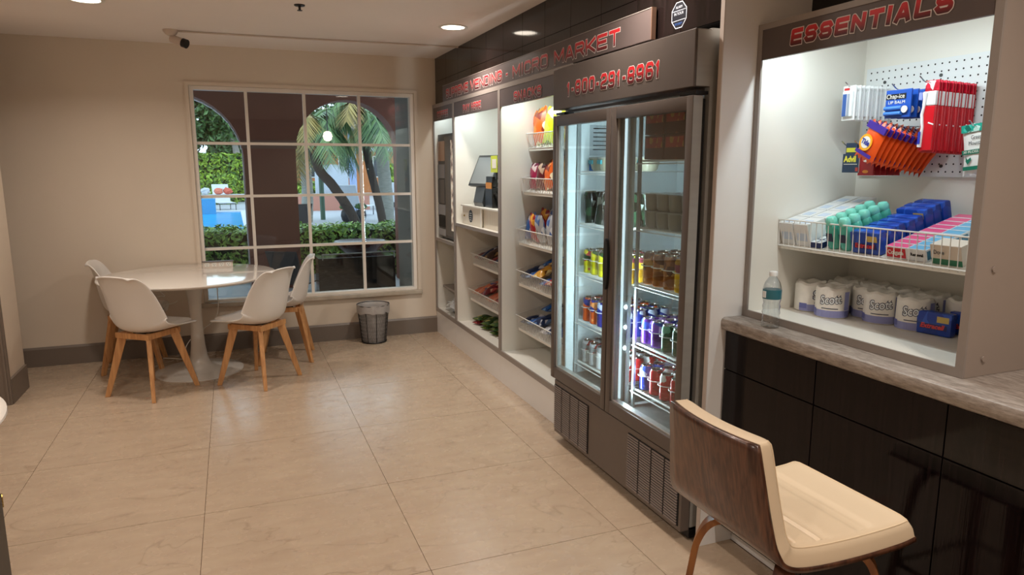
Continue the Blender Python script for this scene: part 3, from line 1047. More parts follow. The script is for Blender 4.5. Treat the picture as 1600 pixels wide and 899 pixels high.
# interior uprights, shelves
M_up = mat('shelf_upright', '#b9bdbd', 0.3, metal=0.6)
for yy in (YL - 0.06, YM + 0.03, YM - 0.05, YR + 0.06):
    MB().box(0.0, 0.012, yy - 0.008, yy + 0.008, 0.39, 1.78).build('upright', M_up, ck)
MB().box(-0.03, 0.0, YM - 0.02, YM + 0.02, 0.385, 1.79).build('mullion', M_coolwhite, ck)
SH = {'L': (YL - 0.05, YM + 0.02), 'R': (YM - 0.03, YR + 0.05)}
shelfz = {'L': [1.495, 1.222, 0.955, 0.690, 0.462], 'R': [1.548, 1.246, 0.985, 0.705, 0.480]}
for sd_ in 'LR':
    ya, yb = SH[sd_]
    for z in shelfz[sd_]:
        s = MB()
        s.tube([(0.015, ya, z), (0.015, yb, z)], 0.005, 6)
        s.tube([(0.0, ya, z - 0.012), (0.0, yb, z - 0.012)], 0.003, 6)
        s.tube([(0.58, ya, z), (0.58, yb, z)], 0.004, 6)
        n = int(abs(ya - yb) / 0.02)
        for k in range(n + 1):
            yy = ya + (yb - ya) * k / n
            s.tube([(0.015, yy, z + 0.003), (0.58, yy, z + 0.003)], 0.0015, 4)
        s.build('wire_shelf', M_wire, ck)
    # perforated bottom
    MB().box(-0.02, 0.6, yb, ya, 0.386, 0.392).build('floor_grate', mat('grate', '#7c8080', 0.4, metal=0.5), ck)
# notices on the left inside wall
MB().box(0.08, 0.30, YL - 0.036, YL - 0.0345, 1.58, 1.74).build('notice', mat('notice_paper', '#aeb6ba', 0.5), ck)
for k in range(6):
    MB().box(0.10, 0.28, YL - 0.0368, YL - 0.0362, 1.72 - k * 0.022, 1.725 - k * 0.022).build('notice_line', M_inkk, ck)
en = MB().box(0.08, 0.15, YL - 0.036, YL - 0.0345, 1.50, 1.565).build('energy_label', mat('energy_blue', '#2a78c8', 0.4), ck)
text('energy', 0.02, M_white, (0.115, YL - 0.0368, 1.532), ck, face=FACE_Y)
# lights in the cooler
M_led = mat('cooler_led', '#ffffff', 0.5, emit='#e4f6ff', estr=9.0)
MB().box(-0.036, -0.030, YM + 0.006, YM + 0.018, 0.42, 1.76).build('led_strip', mat('led_dim', '#f0f6f8', 0.5, emit='#e4f6ff', estr=1.2), ck)
MB().box(-0.036, -0.030, YM - 0.045, YM - 0.030, 0.42, 1.76).build('light_tube', mat('tube_unlit', '#c4cccc', 0.3), ck)
for z in (0.879, 0.783, 0.683):
    MB().lathe([(0.002, -0.010), (0.007, -0.006), (0.009, 0.0), (0.007, 0.006), (0.002, 0.010)], 10, cx=-0.040, cy=YM - 0.038, cz=z).build('led_diode', mat('cooler_led', '#ffffff', 0.5, emit='#e4f6ff', estr=60.0), ck)
def aim(o, d):
    o.rotation_euler = Vector(d).to_track_quat('-Z', 'Y').to_euler()
L1 = area('cooler_lamp_left', (-0.028, YM + 0.03, 1.1), (0, 0, 0), 0.02, 1.25, 11, (0.80, 0.94, 1.0))
L1.rotation_euler = (Matrix.Rotation(math.radians(-35), 4, 'Z') @ Matrix.Rotation(PI / 2, 4, 'X')).to_euler()
L2 = area('cooler_lamp_right', (-0.028, YM - 0.05, 0.70), (0, 0, 0), 0.02, 0.5, 3.6, (0.80, 0.94, 1.0))
L2.rotation_euler = (Matrix.Rotation(math.radians(-145), 4, 'Z') @ Matrix.Rotation(PI / 2, 4, 'X')).to_euler()

# cans
def can_proto(key, cols, r, h):
    m = printed('can_' + key, cols, 0.22, 30)
    b_ = MB().lathe([(r * 0.78, 0), (r * 0.95, 0.004), (r, 0.012), (r, h - 0.018), (r * 0.84, h - 0.004)], 14).build('drink_can', m, smooth=True)
    MB().lathe([(r * 0.84, h - 0.005), (r * 0.86, h), (r * 0.78, h), (r * 0.74, h - 0.004)], 14).build('lid', M_chrome, b_, smooth=True)
    return tag(b_, 'x', 'can')
CANC = {
    'red': ['#b01a24', '#8a1018', '#d8d8d8', '#b01a24'], 'blue': ['#1c2f86', '#14206a', '#3a56b8', '#b8c0d8'],
    'green': ['#14503a', '#0e3a2c', '#6aa890', '#c8d8d0'], 'purple': ['#7a44b0', '#5a2f8c', '#c8a8e0', '#3a56b8'],
    'pink': ['#b8284c', '#8c1838', '#e8c8c8', '#a04878'], 'amber': ['#a86a34', '#8a5226', '#d8a868', '#6a3a1a'],
    'yellow': ['#d8a81c', '#b8860e', '#e8d868', '#8a3a4a'], 'lemon': ['#d8d024', '#b8b010', '#c83a2a', '#2a4a2a'],
    'orange': ['#e0622a', '#b84a18', '#f0a060', '#2a3a8a'], 'white': ['#d0d4d6', '#b0b4b8', '#a83a3a', '#888c90'],
}
PROTO = {}
def cans(side, z, keys, r, h, rown, nrow, x0=0.055, pitch=None):
    ya, yb = SH[side]
    n = len(keys)
    pitch = pitch or 0.083
    rl = 'left' if side == 'L' else 'right'
    hoop = MB()
    for k, ks_ in enumerate(keys):
        yy = ya - 0.055 - k * pitch
        for d in range(nrow):
            key = ks_ if isinstance(ks_, str) else ks_[min(d, len(ks_) - 1)]
            pk = (key, h)
            if pk not in PROTO:
                PROTO[pk] = can_proto(key, CANC[key], r, h)
            o = inst(PROTO[pk], (x0 + d * (2 * r + 0.004), yy, z + 0.0055), (0, 0, random.uniform(0, 6.28)),
                     '%s can, %s lane, %s in line, %s shelf behind %s cooler door' % (key, ORD[k], ORD[d], rown, rl),
                     'cans on the %s shelf behind the %s cooler door' % (rown, rl))
        hz = z + h * 0.62
        hoop.tube([(x0 - r * 1.22 * math.cos(a), yy + r * 1.22 * math.sin(a), hz) for a in [(-1.45 + 2.9 * i / 10) for i in range(11)]], 0.0022, 5)
        for sgn in (-1, 1):
            hoop.tube([(x0 - 0.002, yy + sgn * r * 1.22, hz), (x0 + 0.45, yy + sgn * r * 1.22, hz)], 0.0018, 4)
    hoop.build('can_guides', M_wire, ck)
    return
R_, H_ = 0.032, 0.122
cans('R', shelfz['R'][4], ['blue', 'red', 'red', 'red', ['red', 'blue'], 'red'], R_, H_, 'lowest', 5)
cans('R', shelfz['R'][3], ['purple', 'purple', ['green', 'purple'], ['green', 'blue'], ['pink', 'green'], ['pink', 'purple']], R_, H_, 'fourth', 5)
cans('R', shelfz['R'][2], ['amber', 'amber', 'amber', 'yellow', 'yellow', ['yellow', 'amber']], 0.033, 0.15, 'third', 5)
cans('L', shelfz['L'][4], ['white', 'white', 'white', 'white', 'white', 'red'], R_, H_, 'lowest', 4, pitch=0.08)
cans('L', shelfz['L'][3], ['orange', 'orange', 'blue', 'orange', 'orange', 'blue'], R_, 0.135, 'fourth', 4, pitch=0.08)
cans('L', shelfz['L'][2], ['lemon', 'lemon', ['lemon', 'red'], 'yellow', 'lemon', 'yellow'], R_, 0.13, 'third', 4, pitch=0.08)
# second shelf right: pale tubs and bottles ; top right: boxes ; left: tubs and green packs
M_tub = mat('pale_tub', '#9a9c9a', 0.25)
tub = MB().lathe([(0.030, 0), (0.037, 0.012), (0.04, 0.065), (0.042, 0.07)], 14).build('yogurt_tub', mat('tub_body', '#8b8880', 0.3), smooth=True)
MB().lathe([(0.043, 0.069), (0.043, 0.075), (0.03, 0.077)], 14).build('lid', M_tub, tub, smooth=True)
tag(tub, 'x', 'tub')
for k in range(5):
    for d in range(4):
        for l in range(2):
            inst(tub, (0.06 + d * 0.09, SH['R'][0] - 0.06 - k * 0.092, shelfz['R'][1] + 0.0055 + l * 0.078), None,
                 'pale grey tub, %s from left, %s in line, %s layer, second shelf, right cooler door' % (ORD[k], ORD[d], 'upper' if l else 'lower'), 'tubs on the second right cooler shelf')
bxp = MB().box(-0.09, 0.09, -0.075, 0.075, 0, 0.105, bev=0.003).build('frozen_meal_box', printed('carton_brown', ['#5c2f1e', '#6a3828', '#8a4a30', '#7a2a24'], 0.4, 9))
MB().box(-0.0915, -0.0905, -0.065, 0.065, 0.05, 0.095).build('front_print', printed('carton_print', ['#a83a24', '#b88a3a', '#7a2020', '#c87a3a'], 0.4, 40), bxp)
tag(bxp, 'x', 'box')
for k in range(3):
    for l in range(2):
        inst(bxp, (0.12, SH['R'][0] - 0.09 - k * 0.156, shelfz['R'][0] + 0.0055 + l * 0.107), None,
             'brown meal box, %s from left, %s layer, top shelf behind right cooler door' % (ORD[k], 'upper' if l else 'lower'), 'meal boxes on the top right cooler shelf')
bowl = MB().lathe([(0.035, 0), (0.045, 0.01), (0.058, 0.06), (0.06, 0.064)], 16).build('food_tub', mat('clear_tub', '#b7b49c', 0.15, trans=0.3), smooth=True)
MB().lathe([(0.061, 0.063), (0.061, 0.069), (0.05, 0.072)], 16).build('lid', mat('clear_lid', '#a8aaa4', 0.12, trans=0.2), bowl, smooth=True)
MB().box(-0.061, -0.054, -0.02, 0.02, 0.035, 0.055).build('sticker', mat('teal_sticker', '#3aa0b0', 0.4), bowl)
tag(bowl, 'x', 'tub')
for k, (yo, x) in enumerate(((0.07, 0.10), (0.20, 0.08), (0.33, 0.1), (0.07, 0.23), (0.20, 0.22), (0.33, 0.23))):
    inst(bowl, (x, SH['L'][0] - yo, shelfz['L'][0] + 0.0055), None, 'clear food tub, %s from left, %s line, top shelf behind left cooler door' % (ORD[k % 3], 'front' if k < 3 else 'back'), 'food tubs on the top left cooler shelf')
can2 = MB().lathe([(0.033, 0), (0.036, 0.006), (0.036, 0.15), (0.03, 0.165)], 14).build('energy_drink_can', printed('can_dark_green', ['#1c2c22', '#2c4a34', '#9aa29a', '#101812'], 0.2, 26), smooth=True)
MB().lathe([(0.03, 0.164), (0.031, 0.168), (0.027, 0.168)], 14).build('lid', M_chrome, can2, smooth=True)
tag(can2, 'x', 'can')
for k in range(4):
    for d in range(3):
        inst(can2, (0.06 + d * 0.08, SH['L'][0] - 0.06 - k * 0.1, shelfz['L'][1] + 0.0055), (math.radians(8 if k % 2 else -6), 0, k + d), 'dark green tall can, %s from left, %s in line, second shelf, left cooler door' % (ORD[k], ORD[d]), 'tall cans on the second left cooler shelf')

# ------------------------------------------------------------------ counter, base cabinets
def stone_mat():
    m = mat('grey_stone_laminate', '#9a9088', 0.3)
    N, L = nodes_of(m)
    b = N['Principled BSDF']
    tc = N.new('ShaderNodeTexCoord')
    mp = N.new('ShaderNodeMapping')
    mp.inputs['Scale'].default_value = (14, 3, 14)
    L.new(tc.outputs['Object'], mp.inputs[0])
    n = N.new('ShaderNodeTexNoise')
    n.inputs['Scale'].default_value = 6
    n.inputs['Detail'].default_value = 9
    n.inputs['Roughness'].default_value = 0.75
    L.new(mp.outputs[0], n.inputs['Vector'])
    r = N.new('ShaderNodeValToRGB')
    e = r.color_ramp.elements
    e[0].position = 0.28
    e[0].color = lin('#5f554e')
    e[1].position = 0.75
    e[1].color = lin('#b9b0a8')
    k = e.new(0.5)
    k.color = lin('#8f857d')
    L.new(n.outputs[0], r.inputs[0])
    L.new(r.outputs[0], b.inputs['Base Color'])
    return m
ctr = thing('counter', 'long dark wood counter with grey stone-look worktop under the essentials cabinet', 'counter', (0.35, -5.5, 0))
MB().prism([(0.70, 0.90), (0.03, 0.90), (0.022, 0.905), (0.018, 0.915), (0.017, 0.935), (0.021, 0.945), (0.03, 0.95), (0.70, 0.95)], -8.5, -4.042, axis='y').build('worktop', stone_mat(), ctr, smooth=True)
MB().box(0.048, 0.70, -8.5, -4.045, 0.1, 0.90).build('carcass', M_rubber, ctr)
MB().box(0.125, 0.14, -8.5, -4.042, 0.0, 0.1).build('toe_kick', M_whitep, ctr)
y = -4.048
k = 0
while y > -8.4:
    y2 = y - 0.458
    MB().box(0.036, 0.048, y2 + 0.002, y - 0.002, 0.748, 0.897, bev=0.0012).build('drawer_front', M_darkc, ctr)
    MB().box(0.036, 0.048, y2 + 0.002, y - 0.002, 0.102, 0.744, bev=0.0012).build('door', M_darkc, ctr)
    y = y2

# ------------------------------------------------------------------ essentials cabinet
EX, EY1, EY0, EZ0, EZ1 = 0.12, -4.043, -4.938, 0.951, 2.03
es = thing('essentials_cabinet', 'lit white ESSENTIALS display cabinet standing on the counter', 'cabinet', (0.38, -4.49, EZ0))
MB().box(EX + 0.004, 0.66, EY1 - 0.004, EY1, EZ0, EZ1).build('side_panel', M_white, es)
MB().box(EX + 0.004, 0.66, EY0, EY0 + 0.02, EZ0, EZ1).build('side_panel', mat('taupe_laminate', '#968980', 0.4), es, label='taupe outer side panel')
MB().box(0.645, 0.66, EY0 + 0.02, EY1 - 0.004, EZ0, EZ1).build('back_panel', M_white, es)
MB().box(EX + 0.004, 0.645, EY0 + 0.02, EY1 - 0.004, EZ1 - 0.018, EZ1).build('top_panel', M_white, es)
MB().box(EX + 0.004, 0.645, EY0 + 0.02, EY1 - 0.004, EZ0, EZ0 + 0.015).build('bottom_panel', M_white, es)
fr = MB()
fr.box(EX - 0.004, EX + 0.004, EY1 - 0.022, EY1, EZ0, EZ1)
fr.box(EX - 0.004, EX + 0.004, EY0, EY0 + 0.024, EZ0, EZ1)
fr.box(EX - 0.004, EX + 0.004, EY0 + 0.024, EY1 - 0.022, EZ0, EZ0 + 0.026)
fr.box(EX - 0.004, EX + 0.004, EY0 + 0.024, EY1 - 0.022, EZ1 - 0.02, EZ1)
fr.build('face_frame', M_alu, es)
MB().box(EX - 0.002, EX + 0.012, EY0 + 0.024, EY1 - 0.022, 1.905, EZ1 - 0.02).build('header_panel', M_head, es)
block_text('ESSENTIALS', (EX - 0.003, -4.503, 1.961), 0.592, 0.054, es, t=0.27, gap=0.22, out=0.0028, slant=0.12, mats=(M_signw, M_redg))
for (yy, z) in ((EY0 - 0.001, 2.0), (EY0 - 0.001, 1.0), (EY0 - 0.001, 1.25)):
    MB().tube([(0.15 if z > 1.5 else 0.19, yy, z), (0.15 if z > 1.5 else 0.19, yy - 0.004, z)], 0.008, 12).build('screw_cap', MATS['taupe_laminate'], es)
MB().box(0.145, 0.175, EY0 + 0.06, EY1 - 0.05, 1.992, 2.008).build('light_strip', MATS['led_diffuser'], es)
area('essentials_lamp', (0.165, (EY0 + EY1) / 2, 1.985), (0, math.radians(-18), 0), 0.02, 0.78, 4.2, COOL)
# tilted shelf with a wire front
SX0, SZ0, SX1, SZ1 = 0.275, 1.226, 0.645, 1.333
SA = math.atan2(SZ1 - SZ0, SX1 - SX0)
MB().prism([(SX0, SZ0), (SX1, SZ1), (SX1, SZ1 - 0.018), (SX0, SZ0 - 0.018)], EY0 + 0.02, EY1 - 0.004, axis='y').build('shelf', M_white, es)
eb = thing('wire_basket', 'white wire basket front across the essentials shelf', 'basket', (0.27, -4.48, 1.21))
MB().tube([(0.262, EY1 - 0.006, 1.322), (0.262, EY0 + 0.022, 1.322)], 0.003, 6).build('rim', M_wire, eb)
MB().tube([(0.266, EY1 - 0.006, 1.222), (0.266, EY0 + 0.022, 1.222)], 0.0035, 6).build('front_rail', M_wire, eb)
MB().tube([(0.262, EY1 - 0.008, 1.322), (0.266, EY1 - 0.008, 1.222)], 0.0028, 6).build('end_wire', M_wire, eb)
wp = None
for k in range(1, 32):
    yy = EY1 - 0.006 - k * 0.0272
    if wp is None:
        wp = MB().tube([(0.262, 0, 1.322), (0.266, 0, 1.222), (0.27, 0, 1.216)], 0.0016, 5).build('wire', M_wire, eb, off=(0.27, 0, 1.21))
        wp.location = (0, yy + 4.48, 0)
    else:
        c = wp.copy()
        C.objects.link(c)
        c.location = (0, yy + 4.48, 0)
# pegboard
pg = thing('pegboard', 'white perforated pegboard on the back of the essentials cabinet', 'pegboard', (0.64, -4.47, 1.48))
MB().box(0.634, 0.64, -4.885, -4.068, 1.487, 1.898).build('board', mat('pegboard_white', '#dfe4e6', 0.4), pg)
MB().box(0.64, 0.6445, -4.88, -4.08, 1.49, 1.50).build('batten', M_white, pg)
hol = MB()
yy = -4.09
while yy > -4.88:
    z = 1.505
    while z < 1.89:
        hol.add([(0.6336, yy + 0.0033 * math.cos(t), z + 0.0033 * math.sin(t)) for t in [2 * PI * q / 8 for q in range(8)]], [tuple(range(8))])
        z += 0.0268
    yy -= 0.0268
hol.build('peg_holes', M_rubber, pg, kind='stuff')
for (yy, z) in ((-4.155, 1.84), (-4.385, 1.84), (-4.42, 1.525)):
    MB().tube([(0.634, yy, z), (0.631, yy, z)], 0.006, 10).build('screw', mat('dark_screw', '#4a4f50', 0.4, metal=0.6), pg)
def hook(y, z, x0, label):
    o = MB().tube([(0.634, y, z), (0.62, y, z + 0.003), (x0 + 0.02, y, z), (x0 + 0.008, y, z + 0.004), (x0 - 0.012, y, z + 0.018)], 0.0022, 6).build('peg_hook', M_chrome, smooth=True, off=(0.634, y, z))
    o.location = (0.634, y, z)
    return tag(o, label, 'hook', 'wire hooks on the pegboard')
hook(-4.171, 1.812, 0.43, 'wire hook holding the white blister packs')
hook(-4.372, 1.785, 0.43, 'wire hook holding the blue lip balm cards')
hook(-4.50, 1.795, 0.40, 'wire hook holding the red toothbrush packs')
hook(-4.345, 1.662, 0.40, 'wire hook holding the orange detergent pouches')
hook(-4.165, 1.60, 0.44, 'wire hook holding the navy medicine boxes')
hook(-4.225, 1.60, 0.44, 'wire hook holding the dark red packets')
hook(-4.632, 1.648, 0.47, 'wire hook holding the white floss pick pouches')
# white blister packs
M_card = mat('white_card', '#e4e8ea', 0.3)
M_plas = mat('clear_blister', '#e2e8ea', 0.15)
def pack(name, build, loc, rot, label, cat, group):
    pass
def card_proto(name, w, h, t, m, cat):
    o = MB().box(0, t, -w / 2, w / 2, -h, 0, bev=min(t * 0.4, 0.002)).build(name, m)
    return tag(o, 'x', cat)
wp_ = card_proto('blister_pack', 0.062, 0.125, 0.004, M_card, 'pack')
MB().box(-0.009, 0, -0.024, 0.024, -0.112, -0.02, bev=0.003).build('blister', M_plas, wp_, off=(0, 0, 0))
MB().box(-0.0105, -0.0095, 0.002, 0.020, -0.110, -0.03).build('print_panel', mat('print_blue', '#2c56a0', 0.35), wp_, off=(0, 0, 0))
MB().box(-0.0105, -0.0095, -0.012, -0.002, -0.110, -0.03).build('print_panel', mat('print_grey', '#9aa4b4', 0.35), wp_, off=(0, 0, 0))
MB().box(-0.0015, -0.0005, 0.0, 0.024, -0.016, -0.008).build('print_red', M_red, wp_, off=(0, 0, 0))
for k in range(9):
    inst(wp_, (0.442 + k * 0.0208, -4.171 - (0.003 if k % 2 else 0), 1.818), (0, 0, math.radians(-3)), 'white blister pack, %s from the front on the left pegboard hook' % ORD[k], 'white blister packs on the pegboard')
# lip balm cards
ch = card_proto('lip_balm_card', 0.10, 0.095, 0.006, mat('card_blue', '#1c50b0', 0.35), 'pack')
MB().box(-0.0012, 0, -0.03, 0.048, -0.032, -0.014).build('name_panel', M_inkk, ch, off=(0, 0, 0))
text('Chap-ice', 0.022, M_white, (-0.0022, 0.01, -0.023), ch, off=(0, 0, 0), wide=0.07)
text('LIP BALM', 0.014, M_white, (-0.0012, 0.005, -0.043), ch, off=(0, 0, 0), wide=0.065)
for dz in (-0.062, -0.080):
    MB().tube([(-0.006, 0.046, dz), (-0.006, -0.02, dz)], 0.007, 10).build('balm_tube', mat('tube_blue', '#3a7ad0', 0.3), ch, off=(0, 0, 0))
MB().lathe([(0.012, 0), (0.012, 0.003)], 14, M=Matrix.Translation((-0.008, -0.032, -0.068)) @ Matrix.Rotation(PI / 2, 4, 'Y')).build('badge', M_white, ch, off=(0, 0, 0))
for k in range(4):
    inst(ch, (0.438 + k * 0.030, -4.385, 1.784), (0, 0, 0), 'blue lip balm card, %s from the front beside the red toothbrushes' % ORD[k], 'lip balm cards on the pegboard')
# toothbrush packs
tbp = card_proto('toothbrush_pack', 0.050, 0.232, 0.003, mat('card_red', '#b81824', 0.35), 'toothbrush')
MB().box(-0.0012, 0, -0.024, 0.024, -0.032, -0.002).build('top_print', printed('pink_print', ['#d81838', '#e85a78', '#f2d0d8', '#b01028'], 0.35, 60), tbp, off=(0, 0, 0))
MB().box(-0.011, 0, -0.023, 0.023, -0.226, -0.082, bev=0.002).build('blister', mat('red_blister', '#c81c28', 0.15), tbp, off=(0, 0, 0))
MB().box(-0.0112, 0, -0.024, 0.023, -0.081, -0.036, bev=0.002).build('clear_blister', mat('pale_blister', '#d6d2d4', 0.1), tbp, off=(0, 0, 0))
MB().box(-0.0125, -0.0108, -0.030, -0.010, -0.128, -0.124, M=Matrix.Rotation(0.35, 4, 'X') @ Matrix.Translation((0, -0.042, 0))).build('white_slash', M_card, tbp, off=(0, 0, 0))
MB().box(-0.012, -0.0112, -0.018, 0.021, -0.078, -0.038).build('clear_window', mat('clear_window', '#dfe2e4', 0.1), tbp, off=(0, 0, 0))
MB().tube([(-0.014, 0.012, -0.04), (-0.014, 0.012, -0.075), (-0.014, 0.018, -0.11), (-0.014, 0.012, -0.15), (-0.014, 0.017, -0.215)], [0.008, 0.004, 0.005, 0.004, 0.007], 8).build('brush_handle', mat('brush_white', '#e6e6ea', 0.25), tbp, smooth=True, off=(0, 0, 0))
MB().box(-0.022, -0.0205, 0.011, 0.019, -0.205, -0.165).build('grip', mat('brush_blue', '#2c3cb0', 0.3), tbp, off=(0, 0, 0))
MB().box(-0.020, -0.014, 0.019, 0.030, -0.062, -0.038).build('bristles', mat('bristle_blue', '#7a8ad8', 0.6), tbp, off=(0, 0, 0))
for k in range(12):
    o = inst(tbp, (0.440 + k * 0.0160, -4.507 + (0.002 if k % 2 else -0.001), 1.802 - 0.0006 * k), (0, 0, 0), 'red toothbrush pack, %s from the front on the pegboard' % ORD[k], 'toothbrush packs on the pegboard')
# detergent pouches
M_tide = mat('orange_film', '#e8541a', 0.28, var=0.06, scale=30)
pb = bag_mesh(0.095, 0.135, 0.022, 2.2)
Mp = Matrix.Rotation(-PI / 2, 4, 'Z')
pb.v = [tuple(Mp @ Vector((v[0], v[1], v[2] - 0.128))) for v in pb.v]
td = tag(pb.build('detergent_pouch', M_tide, smooth=True, off=(0, 0, 0)), 'x', 'pouch')
def disc(x, y, z, r, n=20, ry=1.0):
    return [(x, y + r * ry * math.cos(t), z + r * math.sin(t)) for t in [2 * PI * q / n for q in range(n)]]
MB().box(-0.0125, -0.004, -0.046, 0.046, -0.020, 0.004).build('purple_top', mat('film_purple', '#3a1c90', 0.3), td, off=(0, 0, 0))
MB().add(disc(-0.0150, 0.012, -0.068, 0.030), [tuple(range(20))]).build('yellow_ring', mat('film_yellow', '#f0a818', 0.3), td, off=(0, 0, 0))
MB().add(disc(-0.0156, 0.012, -0.068, 0.021), [tuple(range(20))]).build('white_disc', M_white, td, off=(0, 0, 0))
text('Tide', 0.024, mat('film_blue', '#1c2c90', 0.3), (-0.0166, 0.012, -0.068), td, off=(0, 0, 0), bold=0.001, wide=0.04)
MB().box(-0.0152, -0.0145, -0.040, 0.042, -0.112, -0.100).build('purple_band', MATS['film_purple'], td, off=(0, 0, 0))
for k in range(11):
    o = inst(td, (0.412 + k * 0.019, -4.345 - 0.0065 * k, 1.664 - 0.0045 * k), (math.radians(24 + k * 1.2), math.radians(6), math.radians(-4)), 'orange detergent pouch, %s from the front on the pegboard' % ORD[k], 'detergent pouches on the pegboard')
# medicine boxes
M_navy = mat('navy_carton', '#1c3450', 0.35)
ad = tag(MB().box(0, 0.05, -0.038, 0.038, -0.105, -0.036, bev=0.001).build('medicine_box', M_navy, off=(0, 0, 0)), 'x', 'box')
MB().box(0.0, 0.003, -0.026, 0.026, -0.036, 0.004).build('hang_tab', M_navy, ad, off=(0, 0, 0))
MB().box(-0.0012, 0, -0.022, 0.022, -0.030, -0.014).build('tab_print', mat('tab_yellow', '#c8c83a', 0.4), ad, off=(0, 0, 0))
text('Advil', 0.030, mat('print_yellow', '#e6e04a', 0.4), (-0.001, 0.004, -0.056), ad, off=(0, 0, 0), bold=0.0012, wide=0.056)
MB().box(-0.0012, 0, -0.03, 0.03, -0.075, -0.073).build('rule', M_white, ad, off=(0, 0, 0))
MB().box(-0.0012, 0, -0.036, -0.024, -0.100, -0.086).build('red_mark', mat('print_red', '#b04038', 0.4), ad, off=(0, 0, 0))
MB().box(-0.001, 0.0505, -0.0386, -0.0382, -0.1045, -0.0365).build('white_side', M_card, ad, off=(0, 0, 0))
for k in range(2):
    inst(ad, (0.448 + k * 0.058, -4.196, 1.606), (0, 0, 0), '%s navy medicine box with yellow name on the pegboard' % ('front' if k == 0 else 'rear'), 'navy medicine boxes on the pegboard')
en_ = tag(MB().box(0, 0.006, -0.034, 0.034, -0.112, 0.0, bev=0.001).build('medicine_packet', mat('packet_red', '#a01820', 0.35), off=(0, 0, 0)), 'x', 'pack')
text('ENCR', 0.018, M_white, (-0.001, 0.008, -0.030), en_, off=(0, 0, 0), wide=0.034)
MB().add(disc(-0.0008, 0.0, -0.058, 0.006, 12, 2.2), [tuple(range(12))]).build('white_pill', M_white, en_, off=(0, 0, 0))
MB().add(disc(-0.0008, 0.0, -0.098, 0.006, 12, 2.2), [tuple(range(12))]).build('amber_pill', mat('amber_print', '#d8882a', 0.4), en_, off=(0, 0, 0))
for k in range(5):
    inst(en_, (0.452 + k * 0.032, -4.262, 1.603), (0, 0, 0), 'dark red medicine packet, %s from the front below the detergent pouches' % ORD[k], 'red medicine packets on the pegboard')
# floss pick pouches at the right
fp = bag_mesh(0.11, 0.155, 0.018, 5.5)
fp.v = [tuple(Mp @ Vector((v[0], v[1], v[2] - 0.15))) for v in fp.v]
fl = tag(fp.build('floss_pick_pouch', mat('pouch_white', '#e2e4e2', 0.3), smooth=True, off=(0, 0, 0)), 'x', 'pouch')
MB().box(-0.0115, -0.002, -0.05, 0.05, -0.018, 0.006).build('teal_top', printed('teal_print', ['#1c9a88', '#46b8a8', '#bfe4dc', '#0e6a5c'], 0.3, 70), fl, off=(0, 0, 0))
text('Green\nMountain', 0.018, M_inkk, (-0.0125, 0.0, -0.045), fl, off=(0, 0, 0), wide=0.05)
MB().box(-0.0125, -0.0115, -0.048, 0.048, -0.088, -0.074).build('green_band', mat('print_green', '#14705a', 0.3), fl, off=(0, 0, 0))
text('30 FLOSS PICKS', 0.011, M_white, (-0.0135, 0.0, -0.081), fl, off=(0, 0, 0), wide=0.085)
MB().box(-0.0095, -0.0085, -0.048, 0.048, -0.138, -0.126).build('green_band', MATS['print_green'], fl, off=(0, 0, 0))
MB().prism([(0.03, -0.12), (0.018, -0.105), (0.02, -0.098), (0.03, -0.105), (0.035, -0.095), (0.036, -0.11)], -0.0125, -0.012, axis='x').build('leaf_print', MATS['print_green'], fl, off=(0, 0, 0))
for k in range(3):
    inst(fl, (0.505 + k * 0.03, -4.632, 1.652), (math.radians(-7), 0, 0), 'white and teal floss pick pouch, %s from the front at the right of the pegboard' % ORD[k], 'floss pick pouches on the pegboard')

# --- goods on the tilted shelf (frame: a along depth, n up)
RT = Matrix.Translation((SX0, 0, SZ0)) @ Matrix.Rotation(-SA, 4, 'Y')
def place(proto, a, y, label, group, up=0.0005, rz=0.0):
    M = RT @ Matrix.Translation((a, 0, up))
    p = M.translation
    return inst(proto, (p.x, y, p.z), (Matrix.Rotation(-SA, 4, 'Y') @ Matrix.Rotation(rz, 4, 'Z')).to_euler(), label, group)
def carton(name, d, w, h, m, cat='box', bev=0.001):
    return tag(MB().box(0, d, -w / 2, w / 2, 0, h, bev=bev).build(name, m, off=(0, 0, 0)), 'x', cat)
wb1 = carton('white_box', 0.085, 0.07, 0.085, M_card)
MB().box(0.015, 0.05, -0.02, 0.02, 0.085, 0.0856).build('lid_print', mat('pale_blue_print', '#c6d6ea', 0.4), wb1, off=(0, 0, 0))
MB().box(-0.0006, 0, -0.025, 0.025, 0.02, 0.05).build('front_print', MATS['pale_blue_print'], wb1, off=(0, 0, 0))
for r in range(4):
    for c_ in range(2):
        place(wb1, 0.006 + r * 0.088, -4.088 - c_ * 0.076, 'white carton, %s from the front, %s column at the left of the essentials shelf' % (ORD[r], ('left', 'right')[c_]), 'white cartons on the essentials shelf')
nb = carton('small_carton', 0.035, 0.026, 0.020, mat('navy_small', '#20306a', 0.35))
MB().box(0.002, 0.033, -0.011, 0.011, 0.02, 0.0206).build('lid_print', M_card, nb, off=(0, 0, 0))
for r in range(3):
    for c_ in range(2):
        place(nb, 0.004 + r * 0.038, -4.214 - c_ * 0.028, 'tiny navy carton with white top, %s from the front, %s column beside the teal bottles' % (ORD[r], ('left', 'right')[c_]), 'tiny navy cartons on the essentials shelf')
M_teal = mat('teal_liquid', '#5ac6b6', 0.15, trans=0.15)
tb_ = MB()
tb_.lathe([(0.018, 0.0), (0.022, 0.004), (0.023, 0.02), (0.023, 0.075), (0.020, 0.09), (0.012, 0.097), (0.011, 0.10)], 16)
tb_.v = [(v[0] * 0.85, v[1] * 1.15, v[2]) for v in tb_.v]
tbo = tag(tb_.build('mouthwash_bottle', M_teal, smooth=True, off=(0, 0, 0)), 'x', 'bottle')
